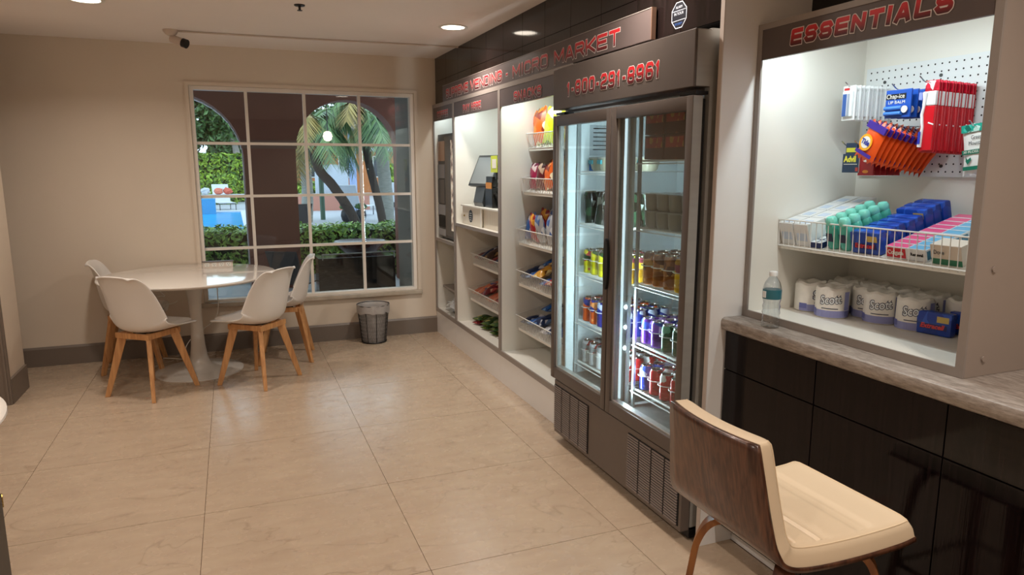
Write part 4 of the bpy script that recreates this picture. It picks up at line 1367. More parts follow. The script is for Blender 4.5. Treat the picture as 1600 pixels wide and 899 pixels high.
MB().lathe([(0.0185, 0.088), (0.0200, 0.092), (0.0195, 0.108), (0.014, 0.116), (0.006, 0.118)], 16).build('cap', mat('teal_cap', '#7fd8c8', 0.25), tbo, smooth=True, off=(0, 0, 0))
MB().box(-0.0205, -0.0195, -0.014, 0.014, 0.03, 0.06).build('label_print', M_ink, tbo, off=(0, 0, 0))
for r in range(5):
    for c_ in range(2):
        place(tbo, 0.03 + r * 0.046, -4.293 - c_ * 0.058, 'teal mouthwash bottle, %s from the front, %s column on the essentials shelf' % (ORD[r], ('left', 'right')[c_]), 'teal mouthwash bottles')
M_bpk = printed('blue_pack_film', ['#1c44a8', '#2c5cc8', '#1a3a90', '#5a8ae0'], 0.22, 18)
bp_ = tag(MB().box(0, 0.040, -0.058, 0.058, 0, 0.078, bev=0.008).build('tissue_pack', M_bpk, smooth=True, off=(0, 0, 0)), 'x', 'pack')
MB().box(-0.001, 0, -0.045, 0.042, 0.020, 0.038).build('name_panel', mat('pack_navy', '#14246a', 0.3), bp_, off=(0, 0, 0))
text('Extracell', 0.022, mat('pack_red', '#d83a3a', 0.3), (-0.0018, 0.0, 0.030), bp_, off=(0, 0, 0), bold=0.0008, shear=0.25, wide=0.078)
MB().box(-0.001, 0, -0.050, -0.012, 0.046, 0.066).build('gold_label', mat('pack_gold', '#c8b060', 0.3), bp_, off=(0, 0, 0))
for r in range(8):
    place(bp_, 0.008 + r * 0.043, -4.445 - (0.004 if r % 2 else 0), 'blue tissue pack, %s from the front on the essentials shelf' % ORD[r], 'blue tissue packs on the essentials shelf', up=0.001 + (0.014 if r > 4 else 0), rz=random.uniform(-.04, .04))
tpb = carton('toothpaste_box', 0.036, 0.145, 0.040, mat('paste_white', '#dfe6ec', 0.3))
MB().box(-0.0008, 0, 0.0, 0.071, 0.004, 0.036).build('red_panel', mat('paste_red', '#c81c30', 0.3), tpb, off=(0, 0, 0))
text('Colgate', 0.020, M_white, (-0.0016, 0.036, 0.021), tpb, off=(0, 0, 0), bold=0.0006, wide=0.058)
text('Renewal', 0.014, M_inkk, (-0.0008, -0.040, 0.021), tpb, off=(0, 0, 0), bold=0.0006, wide=0.044)
MB().box(0.003, 0.033, -0.005, 0.070, 0.040, 0.0406).build('pink_top', mat('paste_pink', '#e05a88', 0.3), tpb, off=(0, 0, 0))
MB().box(0.003, 0.033, -0.070, -0.01, 0.040, 0.0406).build('blue_top', mat('paste_blue', '#6ab0d8', 0.3), tpb, off=(0, 0, 0))
MB().box(0.004, 0.032, -0.0735, -0.0725, 0.006, 0.034).build('end_print', mat('paste_teal', '#3a7a9a', 0.3), tpb, off=(0, 0, 0))
for r in range(9):
    place(tpb, 0.010 + r * 0.0385, -4.598, 'toothpaste box with pink and blue top, %s from the front on the essentials shelf' % ORD[r], 'toothpaste boxes on the essentials shelf')
sb_ = carton('soap_box', 0.06, 0.10, 0.062, mat('soap_beige', '#d8cfc2', 0.35))
MB().box(-0.0008, 0, -0.05, 0.05, 0.0, 0.018).build('green_band', mat('soap_green', '#2a7a5a', 0.35), sb_, off=(0, 0, 0))
text('Dove', 0.020, mat('soap_ink', '#2c3a4a', 0.35), (-0.0012, 0.022, 0.038), sb_, off=(0, 0, 0), wide=0.034)
place(sb_, 0.012, -4.735, 'beige soap box with green band at the right end of the essentials shelf', None)

# --- toilet rolls and blue packs on the cabinet floor
M_roll = mat('roll_wrap', '#ebe8e2', 0.5, var=0.05, scale=30, bump=0.3, bscale=60)
rb = MB().lathe([(0.054, 0), (0.0585, 0.004), (0.0585, 0.106), (0.052, 0.114), (0.03, 0.110), (0.02, 0.104)], 28)
def rumple(p):
    a = math.atan2(p[1], p[0])
    k = 1 + (0.03 * math.sin(a * 7) if p[2] > 0.1 else 0.0)
    return (p[0] * k, p[1] * k, p[2] + (0.004 * math.sin(a * 5) if p[2] > 0.1 else 0))
rb.v = [rumple(p) for p in rb.v]
roll = tag(rb.build('toilet_roll', M_roll, smooth=True, off=(0, 0, 0)), 'x', 'toilet roll')
def curved(r, a0, a1, z0, z1, m, name, par, n=6):
    mb = MB()
    mb.grid(lambda u, v: (-r * math.cos(a0 + (a1 - a0) * u), r * math.sin(a0 + (a1 - a0) * u), z0 + (z1 - z0) * v), n, 1)
    o = mb.build(name, m, par, off=(0, 0, 0))
    return o
M_lil = mat('wrap_lilac', '#8f94c8', 0.45)
M_lil2 = mat('wrap_violet', '#6a70b0', 0.45)
curved(0.0592, -1.5, 1.5, 0.004, 0.030, M_lil, 'print_band', roll, 16)
tx = text('Scott', 0.045, M_ink, (0, 0, 0), roll, off=(0, 0, 0), bold=0.0032, wide=0.080, depth=0.0)
tx2 = text('Scott', 0.045, M_card, (0, 0, 0), roll, off=(0, 0, 0), bold=0.0008, wide=0.074, depth=0.0, name='lettering_fill')
for o_, rr2 in ((tx, 0.0596), (tx2, 0.0602)):
    bm = bmesh.new()
    bm.from_mesh(o_.data)
    bmesh.ops.subdivide_edges(bm, edges=[e for e in bm.edges if e.calc_length() > 0.008], cuts=2)
    for v in bm.verts:
        ang = -v.co.y / rr2
        v.co = Vector((-rr2 * math.cos(ang), -rr2 * math.sin(ang), v.co.z + 0.070 + v.co.y * -0.1))
    bm.to_mesh(o_.data)
    bm.free()
curved(0.0596, -1.35, -0.85, 0.032, 0.10, M_lil, 'print_block', roll)
curved(0.0600, -1.3, -0.9, 0.008, 0.028, M_lil2, 'barcode', roll)
curved(0.0600, 1.0, 1.5, 0.014, 0.034, M_lil2, 'barcode', roll)
curved(0.0598, -0.45, 0.55, 0.036, 0.039, M_ink, 'stripe', roll)
rolls = [(0.385, -4.114, 90), (0.368, -4.236, 40), (0.490, -4.295, 36), (0.455, -4.39 + 0.012, 40), (0.49, -4.17, 30), (0.470, -4.502, 38),
         (0.585, -4.115, 20), (0.585, -4.36, 70), (0.583, -4.48, 20), (0.587, -4.60, 60), (0.585, -4.238, 50)]
for k, (x, yy, rz) in enumerate(rolls):
    lab = ['toilet roll against the left wall of the essentials cabinet', 'front toilet roll second from the left in the essentials cabinet', 'toilet roll in the gap between the two front rolls', 'front toilet roll in the middle of the row', 'toilet roll behind the two leftmost front rolls', 'toilet roll next to the blue packs, rightmost of the front row',
           'back row toilet roll in the left corner', 'back row toilet roll third from the left', 'back row toilet roll fourth from the left', 'back row toilet roll behind the blue packs', 'back row toilet roll second from the left'][k]
    inst(roll, (x, yy, EZ0 + 0.0155), (0, 0, math.radians(rz)), lab, 'toilet rolls in the essentials cabinet')
place2 = [(0.44, -4.595, 38, 'blue tissue pack in front on the cabinet floor beside the toilet rolls'), (0.52, -4.655, 35, 'blue tissue pack second in line on the cabinet floor'), (0.58, -4.70, 30, 'blue tissue pack third in line on the cabinet floor near the right wall')]
for (x, yy, rz, lab) in place2:
    inst(bp_, (x, yy, EZ0 + 0.0155), (0, 0, math.radians(rz * 0.3)), lab, 'blue tissue packs on the cabinet floor')

# --- water bottle on the counter
M_pet = glass_mat('bottle_plastic', (0.90, 0.93, 0.95), 3.2, 0.05)
bt = thing('water_bottle', 'clear plastic water bottle with teal label standing on the counter', 'bottle', (0.072, -4.245, 0.9505))
prof = [(0.026, 0.0), (0.031, 0.004), (0.032, 0.02), (0.029, 0.028), (0.032, 0.036), (0.029, 0.046), (0.032, 0.056), (0.029, 0.066), (0.0315, 0.078), (0.028, 0.090), (0.0315, 0.102), (0.032, 0.108), (0.032, 0.14), (0.031, 0.148), (0.026, 0.165), (0.016, 0.180), (0.0125, 0.186), (0.0125, 0.190)]
MB().lathe(prof, 24, cx=0.072, cy=-4.245, cz=0.9505).build('bottle_body', M_pet, bt, smooth=True)
MB().lathe([(0.0326, 0.106), (0.0328, 0.108), (0.0328, 0.138), (0.0326, 0.14)], 24, cx=0.072, cy=-4.245, cz=0.9505).build('label_band', mat('bottle_label', '#2c6a78', 0.35), bt, smooth=True)
MB().lathe([(0.0145, 0.188), (0.0145, 0.202), (0.013, 0.204)], 18, cx=0.072, cy=-4.245, cz=0.9505).build('cap', mat('bottle_cap', '#dfe2e2', 0.35), bt, smooth=True)
MB().box(0.036, 0.0385, -4.252, -4.238, 1.062, 1.085).build('label_mark', M_card, bt)

# ------------------------------------------------------------------ ceiling fittings
dlp = thing('downlight', 'x', 'ceiling light')
MB().lathe([(0.098, 0), (0.100, -0.004), (0.092, -0.007), (0.078, -0.005), (0.078, 0)], 32).build('trim_ring', M_white, dlp, smooth=True)
MB().lathe([(0.078, -0.002), (0.078, -0.003)], 32).build('diffuser', mat('downlight_diffuser', '#ffffff', 0.5, emit='#fff0dc', estr=7.0), dlp)
for j, y in enumerate(DOWN_Y):
    for i, x in enumerate(DOWN_X):
        nm = ('nearest the snack cabinets', 'above the middle of the room', 'at the left side of the room')[i]
        inst(dlp, (x, y, CEIL), None, 'round recessed downlight %s, %s row from the window' % (nm, ORD[j]), 'recessed ceiling downlights')
spk = thing('sprinkler', 'small dark fire sprinkler head on the ceiling', 'sprinkler', (-1.269, -1.72, CEIL))
MB().lathe([(0.032, 0), (0.03, -0.006), (0.012, -0.008)], 20, cx=-1.269, cy=-1.72, cz=CEIL).build('escutcheon', mat('dark_metal', '#3a3430', 0.4, metal=0.6), spk, smooth=True)
MB().tube([(-1.269, -1.72, CEIL - 0.006), (-1.269, -1.72, CEIL - 0.03)], 0.007, 8).build('frame', MATS['dark_metal'], spk)
MB().lathe([(0.015, -0.03), (0.015, -0.033)], 12, cx=-1.269, cy=-1.72, cz=CEIL).build('deflector', MATS['dark_metal'], spk)
cc = thing('security_camera', 'small white bullet camera with black front on the ceiling near the window', 'camera', (-2.03, -0.6, CEIL))
MB().lathe([(0.05, 0), (0.048, -0.012), (0.036, -0.03), (0.02, -0.04)], 24, cx=-2.03, cy=-0.6, cz=CEIL).build('mount', mat('camera_white', '#c9b8ab', 0.4), cc, smooth=True)
MB().tube([(-2.03, -0.6, CEIL - 0.03), (-2.02, -0.6, CEIL - 0.058)], 0.012, 10).build('joint', MATS['camera_white'], cc, smooth=True)
MB().tube([(-2.03, -0.59, CEIL - 0.055), (-1.955, -0.63, CEIL - 0.086)], 0.027, 20).build('camera_body', MATS['camera_white'], cc, smooth=True)
MB().tube([(-1.958, -0.628, CEIL - 0.085), (-1.932, -0.642, CEIL - 0.096)], 0.031, 20).build('front_hood', M_black, cc, smooth=True)
MB().tube([(-2.03, -0.6, CEIL - 0.007), (-1.2, -0.62, CEIL - 0.007), (-0.5, -0.67, CEIL - 0.007), (0.024, -0.69, CEIL - 0.007)], 0.0065, 6).build('conduit', MATS['camera_white'], cc)

# ------------------------------------------------------------------ table and chairs
tb0 = thing('tulip_table', 'round white tulip pedestal table in front of the window', 'table', (-2.015, -0.57, 0))
TCX, TCY = -2.035, -0.615
MB().lathe([(0.56, 0.716), (0.59, 0.727), (0.60, 0.736), (0.598, 0.742), (0.58, 0.744)], 72, cx=TCX, cy=TCY).build('tabletop', M_tablew, tb0, smooth=True)
MB().lathe([(0.31, 0.0), (0.31, 0.006), (0.27, 0.014), (0.2, 0.022), (0.12, 0.034), (0.08, 0.06), (0.062, 0.11), (0.05, 0.2), (0.043, 0.33), (0.041, 0.43), (0.046, 0.55), (0.06, 0.64), (0.085, 0.69), (0.13, 0.716)], 48, cx=-2.015, cy=-0.565).build('pedestal', mat('white_pedestal', '#d8d2ca', 0.25), tb0, smooth=True)
ob = thing('power_outlet_box', 'white pop-up power outlet box standing on the table', 'power strip', (-1.84, -0.30, 0.744))
MB().box(-1.95, -1.735, -0.31, -0.27, 0.744, 0.788, bev=0.002).build('housing', mat('outlet_white', '#d9cec4', 0.35), ob)
MB().box(-1.956, -1.729, -0.318, -0.265, 0.788, 0.793).build('lid', mat('outlet_lid', '#5a5049', 0.4), ob)
for k in range(4):
    x = -1.922 + k * 0.052
    o = MB().box(x - 0.017, x + 0.017, -0.3125, -0.310, 0.752, 0.782).build('outlet', M_white, ob)
    for (dx, dz) in ((-0.006, 0.004), (0.006, 0.004), (0, -0.007)):
        MB().box(x + dx - 0.0015, x + dx + 0.0015, -0.3135, -0.3125, 0.767 + dz - 0.003, 0.767 + dz + 0.003).build('slot', M_rubber, o)
pc = MB()
pts = [(-1.86, -0.36, 0.71), (-1.86, -0.37, 0.55), (-1.865, -0.36, 0.42), (-1.90, -0.34, 0.33), (-1.97, -0.30, 0.27), (-2.06, -0.27, 0.2), (-2.12, -0.28, 0.12), (-2.13, -0.32, 0.05), (-2.12, -0.42, 0.022), (-2.1, -0.60, 0.026), (-2.0, -0.74, 0.022), (-1.88, -0.66, 0.022), (-1.9, -0.45, 0.018), (-2.05, -0.3, 0.012), (-2.3, -0.12, 0.008)]
def smooth_pts(P_, n=5):
    out = []
    P_ = [Vector(p) for p in P_]
    for i in range(len(P_) - 1):
        p0, p1, p2, p3 = P_[max(i - 1, 0)], P_[i], P_[i + 1], P_[min(i + 2, len(P_) - 1)]
        for k in range(n):
            t = k / n
            out.append(0.5 * ((2 * p1) + (-p0 + p2) * t + (2 * p0 - 5 * p1 + 4 * p2 - p3) * t * t + (-p0 + 3 * p1 - 3 * p2 + p3) * t ** 3))
    out.append(P_[-1])
    return out
pc.tube(smooth_pts(pts), 0.0035, 8).build('power_cord', M_white, ob, smooth=True)
lp = [(-2.24 + 0.09 * math.cos(t), -0.25, 0.50 + 0.035 * math.sin(t)) for t in [2 * PI * k / 24 for k in range(25)]]
lp = [(-2.24, -0.25, 0.72)] + [(-2.3, -0.25, 0.62)] + lp[6:24]
MB().tube(smooth_pts(lp, 3), 0.003, 6).build('power_cord', M_white, ob, smooth=True)

def interp(tab, t):
    for i in range(len(tab) - 1):
        if t <= tab[i + 1][0]:
            f = (t - tab[i][0]) / (tab[i + 1][0] - tab[i][0])
            return tab[i][1] + (tab[i + 1][1] - tab[i][1]) * f
    return tab[-1][1]
def catmull(tab, t):
    n = len(tab) - 1
    x = min(t * n, n - 1e-6)
    i = int(x)
    f = x - i
    p = [Vector(tab[max(min(i + k, n), 0)]) for k in (-1, 0, 1, 2)]
    return 0.5 * ((2 * p[1]) + (-p[0] + p[2]) * f + (2 * p[0] - 5 * p[1] + 4 * p[2] - p[3]) * f * f + (-p[0] + 3 * p[1] - 3 * p[2] + p[3]) * f ** 3)
PROF = [(0.245, 0.432), (0.215, 0.455), (0.12, 0.452), (0.0, 0.437), (-0.10, 0.437), (-0.165, 0.472), (-0.195, 0.56), (-0.210, 0.66), (-0.228, 0.76), (-0.248, 0.812), (-0.262, 0.832)]
HW = [0.17, 0.205, 0.225, 0.235, 0.24, 0.238, 0.232, 0.222, 0.200, 0.165, 0.13]
CU = [0.0, 0.004, 0.02, 0.05, 0.085, 0.115, 0.11, 0.085, 0.05, 0.02, 0.0]
def shell_pt(u, v, lift=0.0):
    a = u * 2 - 1
    p = catmull([(q[0], q[1], 0) for q in PROF], v)
    e = 0.01
    d = (catmull([(q[0], q[1], 0) for q in PROF], min(v + e, 1)) - catmull([(q[0], q[1], 0) for q in PROF], max(v - e, 0))).normalized()
    nrm = Vector((d.y, -d.x, 0))           # toward the sitter
    if nrm.x < 0 and nrm.y < 0:
        nrm = -nrm
    hw = catmull([(h, 0, 0) for h in HW], v).x
    cu = catmull([(h, 0, 0) for h in CU], v).x
    q = p + nrm * (cu * abs(a) ** 2.4 + lift)
    q.y += (0.012 * abs(a) ** 2 if v < 0.1 else 0) + (0.0)
    z = q.y
    if v > 0.9:
        z += -0.05 * abs(a) ** 3 * (v - 0.9) * 10 * 0.5
    return (a * hw, q.x, z)
def make_chair():
    t = thing('dining_chair', 'x', 'chair')
    o = MB().grid(lambda u, v: shell_pt(u, v), 16, 30).build('shell', M_shell, t, smooth=True)
    sm = o.modifiers.new('s', 'SOLIDIFY')
    sm.thickness = 0.011
    sm.offset = 0
    ss = o.modifiers.new('sub', 'SUBSURF')
    ss.levels = 1
    ss.render_levels = 1
    # seat pad
    def pad(sg):
        def fn(u, v):
            a, b2 = u * 2 - 1, v * 2 - 1
            r = max(0, 1 - a ** 4) * max(0, 1 - b2 ** 4)
            x, y_, z = shell_pt((a * 0.80 + 1) / 2, 0.07 + 0.34 * v, 0.0)
            return (x, y_, z + 0.007 + (0.022 * r ** 0.5 if sg else 0))
        return fn
    MB().grid(pad(1), 12, 12).build('seat_pad', mat('chair_pad', '#d8d0c8', 0.5), t, smooth=True)
    for sx in (-1, 1):
        for sy in (-1, 1):
            leg = MB()
            top = Vector((sx * 0.105, sy * 0.105 - 0.01, 0.432))
            bot = Vector((sx * 0.195, sy * 0.195 - 0.01, 0.0))
            ang = math.atan2(sy, sx)
            ax_ = Vector((math.cos(ang), math.sin(ang), 0))
            bx_ = Vector((-math.sin(ang), math.cos(ang), 0))
            vs_ = []
            for c, wa, wb_ in ((top, 0.030, 0.016), (bot, 0.016, 0.012)):
                for (p_, q_) in ((-1, -1), (1, -1), (1, 1), (-1, 1)):
                    vs_.append(c + ax_ * wa * p_ + bx_ * wb_ * q_)
            leg.add(vs_, [(0, 1, 2, 3), (7, 6, 5, 4), (0, 4, 5, 1), (1, 5, 6, 2), (2, 6, 7, 3), (3, 7, 4, 0)])
            lo = leg.build('leg', M_oak, t)
            bv = lo.modifiers.new('b', 'BEVEL')
            bv.width = 0.004
            bv.segments = 2
    fr_ = MB()
    for (a, b2) in (((-0.13, 0.12), (0.13, 0.12)), ((-0.13, -0.14), (0.13, -0.14)), ((-0.12, -0.13), (-0.12, 0.11)), ((0.12, -0.13), (0.12, 0.11))):
        x0, x1 = sorted((a[0], b2[0]))
        y0, y1 = sorted((a[1], b2[1]))
        fr_.box(x0 - 0.009, x1 + 0.009, y0 - 0.009, y1 + 0.009, 0.398, 0.434)
    fr_.build('seat_frame', M_oak, t)
    MB().box(-0.06, 0.06, -0.08, 0.06, 0.42, 0.436).build('mount_plate', M_black, t)
    return t
chair = make_chair()
def put_chair(x, y, fx, fy, label, group='white chairs at the round table'):
    inst(chair, (x, y, 0), (0, 0, math.atan2(fy, fx) - PI / 2), label, group)
put_chair(-2.285, -0.985, 0.64, 0.77, 'white chair with oak legs in front of the table, back to the viewer')
put_chair(-1.605, -0.995, -0.76, 0.65, 'white shell chair with oak legs at the right front of the table')
put_chair(-1.385, -0.44, -0.97, 0.12, 'white shell chair with oak legs behind the right front chair, nearest the window')
put_chair(-2.47, -0.262, 0.99, 0.02, 'white shell chair with oak legs against the back wall left of the table')
t2 = copy_tree(tb0)
t2.location = (-3.0, -3.635, 0)
t2['label'] = 'second round white table, only its rim showing at the left edge of the picture'

# waste bin with a liner
wbn = thing('waste_bin', 'round black wire waste bin with clear liner below the window', 'bin', (-0.62, -0.17, 0))
bxc, byc = -0.62, -0.17
r0, r1, hb = 0.105, 0.138, 0.335
MB().lathe([(r0, 0.001), (r0, 0.006)], 32, cx=bxc, cy=byc).build('base', M_black, wbn)
rg = MB()
for z, r in ((0.008, r0 + 0.002), (hb, r1 + 0.002), (hb - 0.028, r1 - 0.001)):
    rg.tube([(bxc + r * math.cos(t), byc + r * math.sin(t), z) for t in [2 * PI * k / 40 for k in range(41)]], 0.004, 6, cap=False)
rg.build('rim', M_black, wbn, smooth=True)
ms = MB()
for k in range(90):
    for sg in (-1, 1):
        t0 = 2 * PI * k / 90
        t1 = t0 + sg * 0.35
        p0 = (bxc + r0 * math.cos(t0), byc + r0 * math.sin(t0), 0.006)
        pm = (bxc + (r0 + r1) / 2 * math.cos((t0 + t1) / 2), byc + (r0 + r1) / 2 * math.sin((t0 + t1) / 2), hb / 2)
        p1 = (bxc + r1 * math.cos(t1), byc + r1 * math.sin(t1), hb)
        ms.tube([p0, pm, p1], 0.0007, 3, cap=False)
ms.build('wire_mesh', mat('mesh_wire', '#2c2a2c', 0.5), wbn, kind='stuff')
for t in (-2.25, -1.55, -0.75, 0.4, 1.6, 2.8):
    MB().tube([(bxc + (r0 + 0.002) * math.cos(t), byc + (r0 + 0.002) * math.sin(t), 0.006), (bxc + (r1 + 0.002) * math.cos(t), byc + (r1 + 0.002) * math.sin(t), hb)], 0.0028, 5).build('rib', M_black, wbn)
def liner(u, v):
    t = u * 2 * PI
    w = noise.noise(Vector((math.cos(t) * 3, math.sin(t) * 3, v * 5)))
    if v < 0.8:
        f = v / 0.8
        r = (r0 + (r1 - r0) * f) * (0.95 + 0.03 * w)
        z = 0.01 + f * (hb + 0.004 - 0.01)
    else:
        f = (v - 0.8) / 0.2
        r = r1 + 0.005 + 0.004 * w
        z = hb + 0.006 - f * 0.07 * (1 + 0.25 * w)
    return (bxc + r * math.cos(t), byc + r * math.sin(t), z)
MB().grid(liner, 60, 20).build('liner', mat('liner_plastic', '#b8b2ae', 0.3, alpha=0.8, var=0.15, scale=20), wbn, smooth=True)

# ------------------------------------------------------------------ bar stool
bs = thing('bar_stool', 'walnut backed bar stool with cream leather seat in front of the counter', 'stool', (-0.39, -4.85, 0))
SP = [(-0.668, 0.905), (-0.648, 0.80), (-0.630, 0.715), (-0.612, 0.655), (-0.575, 0.612), (-0.50, 0.594), (-0.36, 0.588), (-0.22, 0.592), (-0.165, 0.600)]
def hw_s(v):
    return 0.165 + 0.045 * min(1, v / 0.42) ** 0.8
YC = -4.852
def stool_pt(u, v, lift=0.0, sh=1.0, edge=0.0):
    a = u * 2 - 1
    p = catmull([(q[0], q[1], 0) for q in SP], v)
    d = (catmull([(q[0], q[1], 0) for q in SP], min(v + 0.01, 1)) - catmull([(q[0], q[1], 0) for q in SP], max(v - 0.01, 0))).normalized()
    nrm = Vector((-d.y, d.x, 0))
    bow = 0.022 * a * a * max(0, 1 - v * 2.2)
    q = p + nrm * lift
    return (q.x + bow, YC - 0.0 + a * hw_s(v) * sh, q.y)
o = MB().grid(lambda u, v: stool_pt(u, v), 12, 34).build('plywood_shell', M_walnut, bs, smooth=True)
s_ = o.modifiers.new('s', 'SOLIDIFY')
s_.thickness = 0.012
s_.offset = 0
# cushion: inner surface follows shell, outer puffed, stitched channels
def cush(u, v):
    a = u * 2 - 1
    b2 = v * 2 - 1
    edge = (max(0, 1 - abs(a) ** 18) ** 0.5) * (max(0, 1 - abs(b2) ** 50) ** 0.5)
    lift = 0.007 + 0.048 * edge
    for c in (0.545, 0.565, 0.665, 0.685, 0.785, 0.805):
        lift -= 0.006 * math.exp(-((v - c) / 0.006) ** 2) * (1 if abs(a) < 0.86 else 0.0)
    return stool_pt(u, v, lift, 0.985)
cu_ = MB().grid(cush, 110, 110)
cu_.grid(lambda u, v: stool_pt(u, v, 0.0065, 0.985), 12, 60)
cu_.build('cushion', M_leather, bs, smooth=True)
pip = MB()
for sg in (0.035, 0.965):
    pip.tube([cush(sg, v) for v in [0.01 + 0.965 * i / 60 for i in range(61)]], 0.0022, 6)
pip.tube([cush(u, 0.975) for u in [0.04 + 0.92 * i / 20 for i in range(21)]], 0.0022, 6)
pip.build('piping', mat('cream_piping', '#e6cfae', 0.4), bs, smooth=True)
def stool_leg(x, y, bx, by, m):
    pts_ = smooth_pts([(x * 0.35 - 0.39 * 0.65, y * 0.5 + YC * 0.5, 0.566), (x * 0.75 - 0.39 * 0.25, y * 0.85 + YC * 0.15, 0.556), (x, y, 0.50), (x + (bx - x) * 0.3, y + (by - y) * 0.3, 0.38), (bx, by, 0.0)], 6)
    mb = MB()
    d = (Vector((bx, by, 0)) - Vector((-0.39, YC, 0))).normalized()
    side = Vector((-d.y, d.x, 0))
    vs_, fs_ = [], []
    for i, p in enumerate(pts_):
        q = pts_[min(i + 1, len(pts_) - 1)] - pts_[max(i - 1, 0)]
        nn = q.cross(side).normalized()
        w = 0.026 - 0.006 * i / len(pts_)
        for (a, b2) in ((-1, -1), (1, -1), (1, 1), (-1, 1)):
            vs_.append(p + side * w * a + nn * 0.009 * b2)
    for i in range(len(pts_) - 1):
        for k in range(4):
            k2 = (k + 1) % 4
            fs_.append((i * 4 + k, i * 4 + k2, i * 4 + 4 + k2, i * 4 + 4 + k))
    fs_.append((0, 1, 2, 3))
    n = len(vs_) - 4
    fs_.append((n + 3, n + 2, n + 1, n))
    mb.add(vs_, fs_)
    return mb.build('leg', m, bs, smooth=True)
stool_leg(-0.545, YC + 0.155, -0.60, YC + 0.20, M_walnutl)
stool_leg(-0.235, YC + 0.155, -0.18, YC + 0.20, M_walnutl)
stool_leg(-0.545, YC - 0.155, -0.60, YC - 0.20, M_walnut)
stool_leg(-0.235, YC - 0.155, -0.18, YC - 0.20, M_walnutl)
MB().box(-0.50, -0.28, YC - 0.11, YC + 0.11, 0.560, 0.580).build('mount_plate', M_black, bs)
ft = MB()
cs_ = [(-0.575, YC + 0.18), (-0.205, YC + 0.18), (-0.205, YC - 0.18), (-0.575, YC - 0.18)]
for i in range(4):
    a, b2 = cs_[i], cs_[(i + 1) % 4]
    ft.tube([(a[0], a[1], 0.22), (b2[0], b2[1], 0.22)], 0.009, 8)
ft.build('footrest', M_chrome, bs, smooth=True)

# dark cart edge at the left border
crt = thing('black_side_cart', 'black cart with a dark panel edge at the lower left border', 'cart', (-2.5, -4.65, 0))
MB().box(-2.75, -2.233, -4.9, -4.4, 0.03, 0.80, bev=0.004).build('cabinet_body', M_black, crt)
for (x, yy) in ((-2.70, -4.85), (-2.28, -4.85), (-2.70, -4.45), (-2.28, -4.45)):
    MB().tube([(x, yy, 0), (x, yy, 0.03)], 0.018, 10).build('foot', M_rubber, crt)
MB().tube([(-2.262, -4.392, 0.775), (-2.236, -4.385, 0.775)], 0.016, 14).build('knob', mat('brass', '#a58a4a', 0.3, metal=1.0), crt)

# ------------------------------------------------------------------ outside: terrace and arcade
M_stucco = mat('brown_stucco', '#7c4a3c', 0.8, var=0.05, scale=4, bump=0.3, bscale=120)
M_stin = mat('pale_reveal', '#c9c4c8', 0.75)
M_terr = mat('pale_terrace', '#e0e4ea', 0.35, var=0.04)
struct(MB().box(-8, 5, 0.2, 3.8, -0.12, -0.02).build('terrace_floor', M_terr))
struct(MB().box(-8, 6, 0.2, 3.7, 2.75, 2.9).build('terrace_ceiling', mat('terrace_soffit', '#4a332c', 0.85)))
def arch_pts(cx, zs, r, n=20):
    return [(cx + r * math.cos(PI - PI * k / n), zs + r * math.sin(PI - PI * k / n)) for k in range(n + 1)]
AY0, AY1 = 3.1, 3.45
aw = MB()
def arch_bay(mb, x0, x1, cx, zs, r, ztop):
    """wall above an arch between x0 and x1"""
    pts_ = arch_pts(cx, zs, r)
    for i in range(len(pts_) - 1):
        a, b2 = pts_[i], pts_[i + 1]
        mb.prism([(a[0], a[1]), (b2[0], b2[1]), (b2[0], ztop), (a[0], ztop)], AY0, AY1, axis='y')
arch_bay(aw, -3.06, -1.54, -2.30, 1.62, 0.76, 2.8)
arch_bay(aw, -0.93, 0.38, -0.275, 1.70, 0.655, 2.8)
aw.box(-1.54, -0.93, AY0, AY1, -0.02, 2.8)
aw.box(-3.7, -3.06, AY0, AY1, -0.02, 2.8)
aw.box(0.38, 1.0, AY0, AY1, -0.02, 2.8)
arch_bay(aw, 1.0, 2.3, 1.65, 1.70, 0.65, 2.8)
aw.box(2.3, 5, AY0, AY1, -0.02, 2.8)
aw.box(-8, -3.7, AY0, AY1, -0.02, 2.8)
struct(aw.build('wall_arcade', M_stucco))
MB().box(-1.56, -0.91, AY0 - 0.012, AY0 - 0.001, 1.74, 1.84).build('trim_2', mat('stucco_band', '#7a5c50', 0.7))['kind'] = 'structure'
rv = MB()
pts_ = arch_pts(-2.30, 1.62, 0.758)
for i in range(10, 20):
    a, b2 = pts_[i], pts_[i + 1]
    rv.prism([(a[0], a[1]), (b2[0], b2[1]), (b2[0] - 0.012, b2[1] - 0.012), (a[0] - 0.006, a[1] - 0.018)], AY1 - 0.16, AY1 + 0.01, axis='y')
rv.box(-1.556, -1.541, AY1 - 0.16, AY1 + 0.01, -0.02, 1.62)
struct(rv.build('trim_3', M_stin))
struct(MB().box(0.10, 0.25, 0.2, 2.0, -0.02, 2.75).build('wall_wing', mat('greige_stucco', '#847c72', 0.8, var=0.05, bump=0.2, bscale=90)))

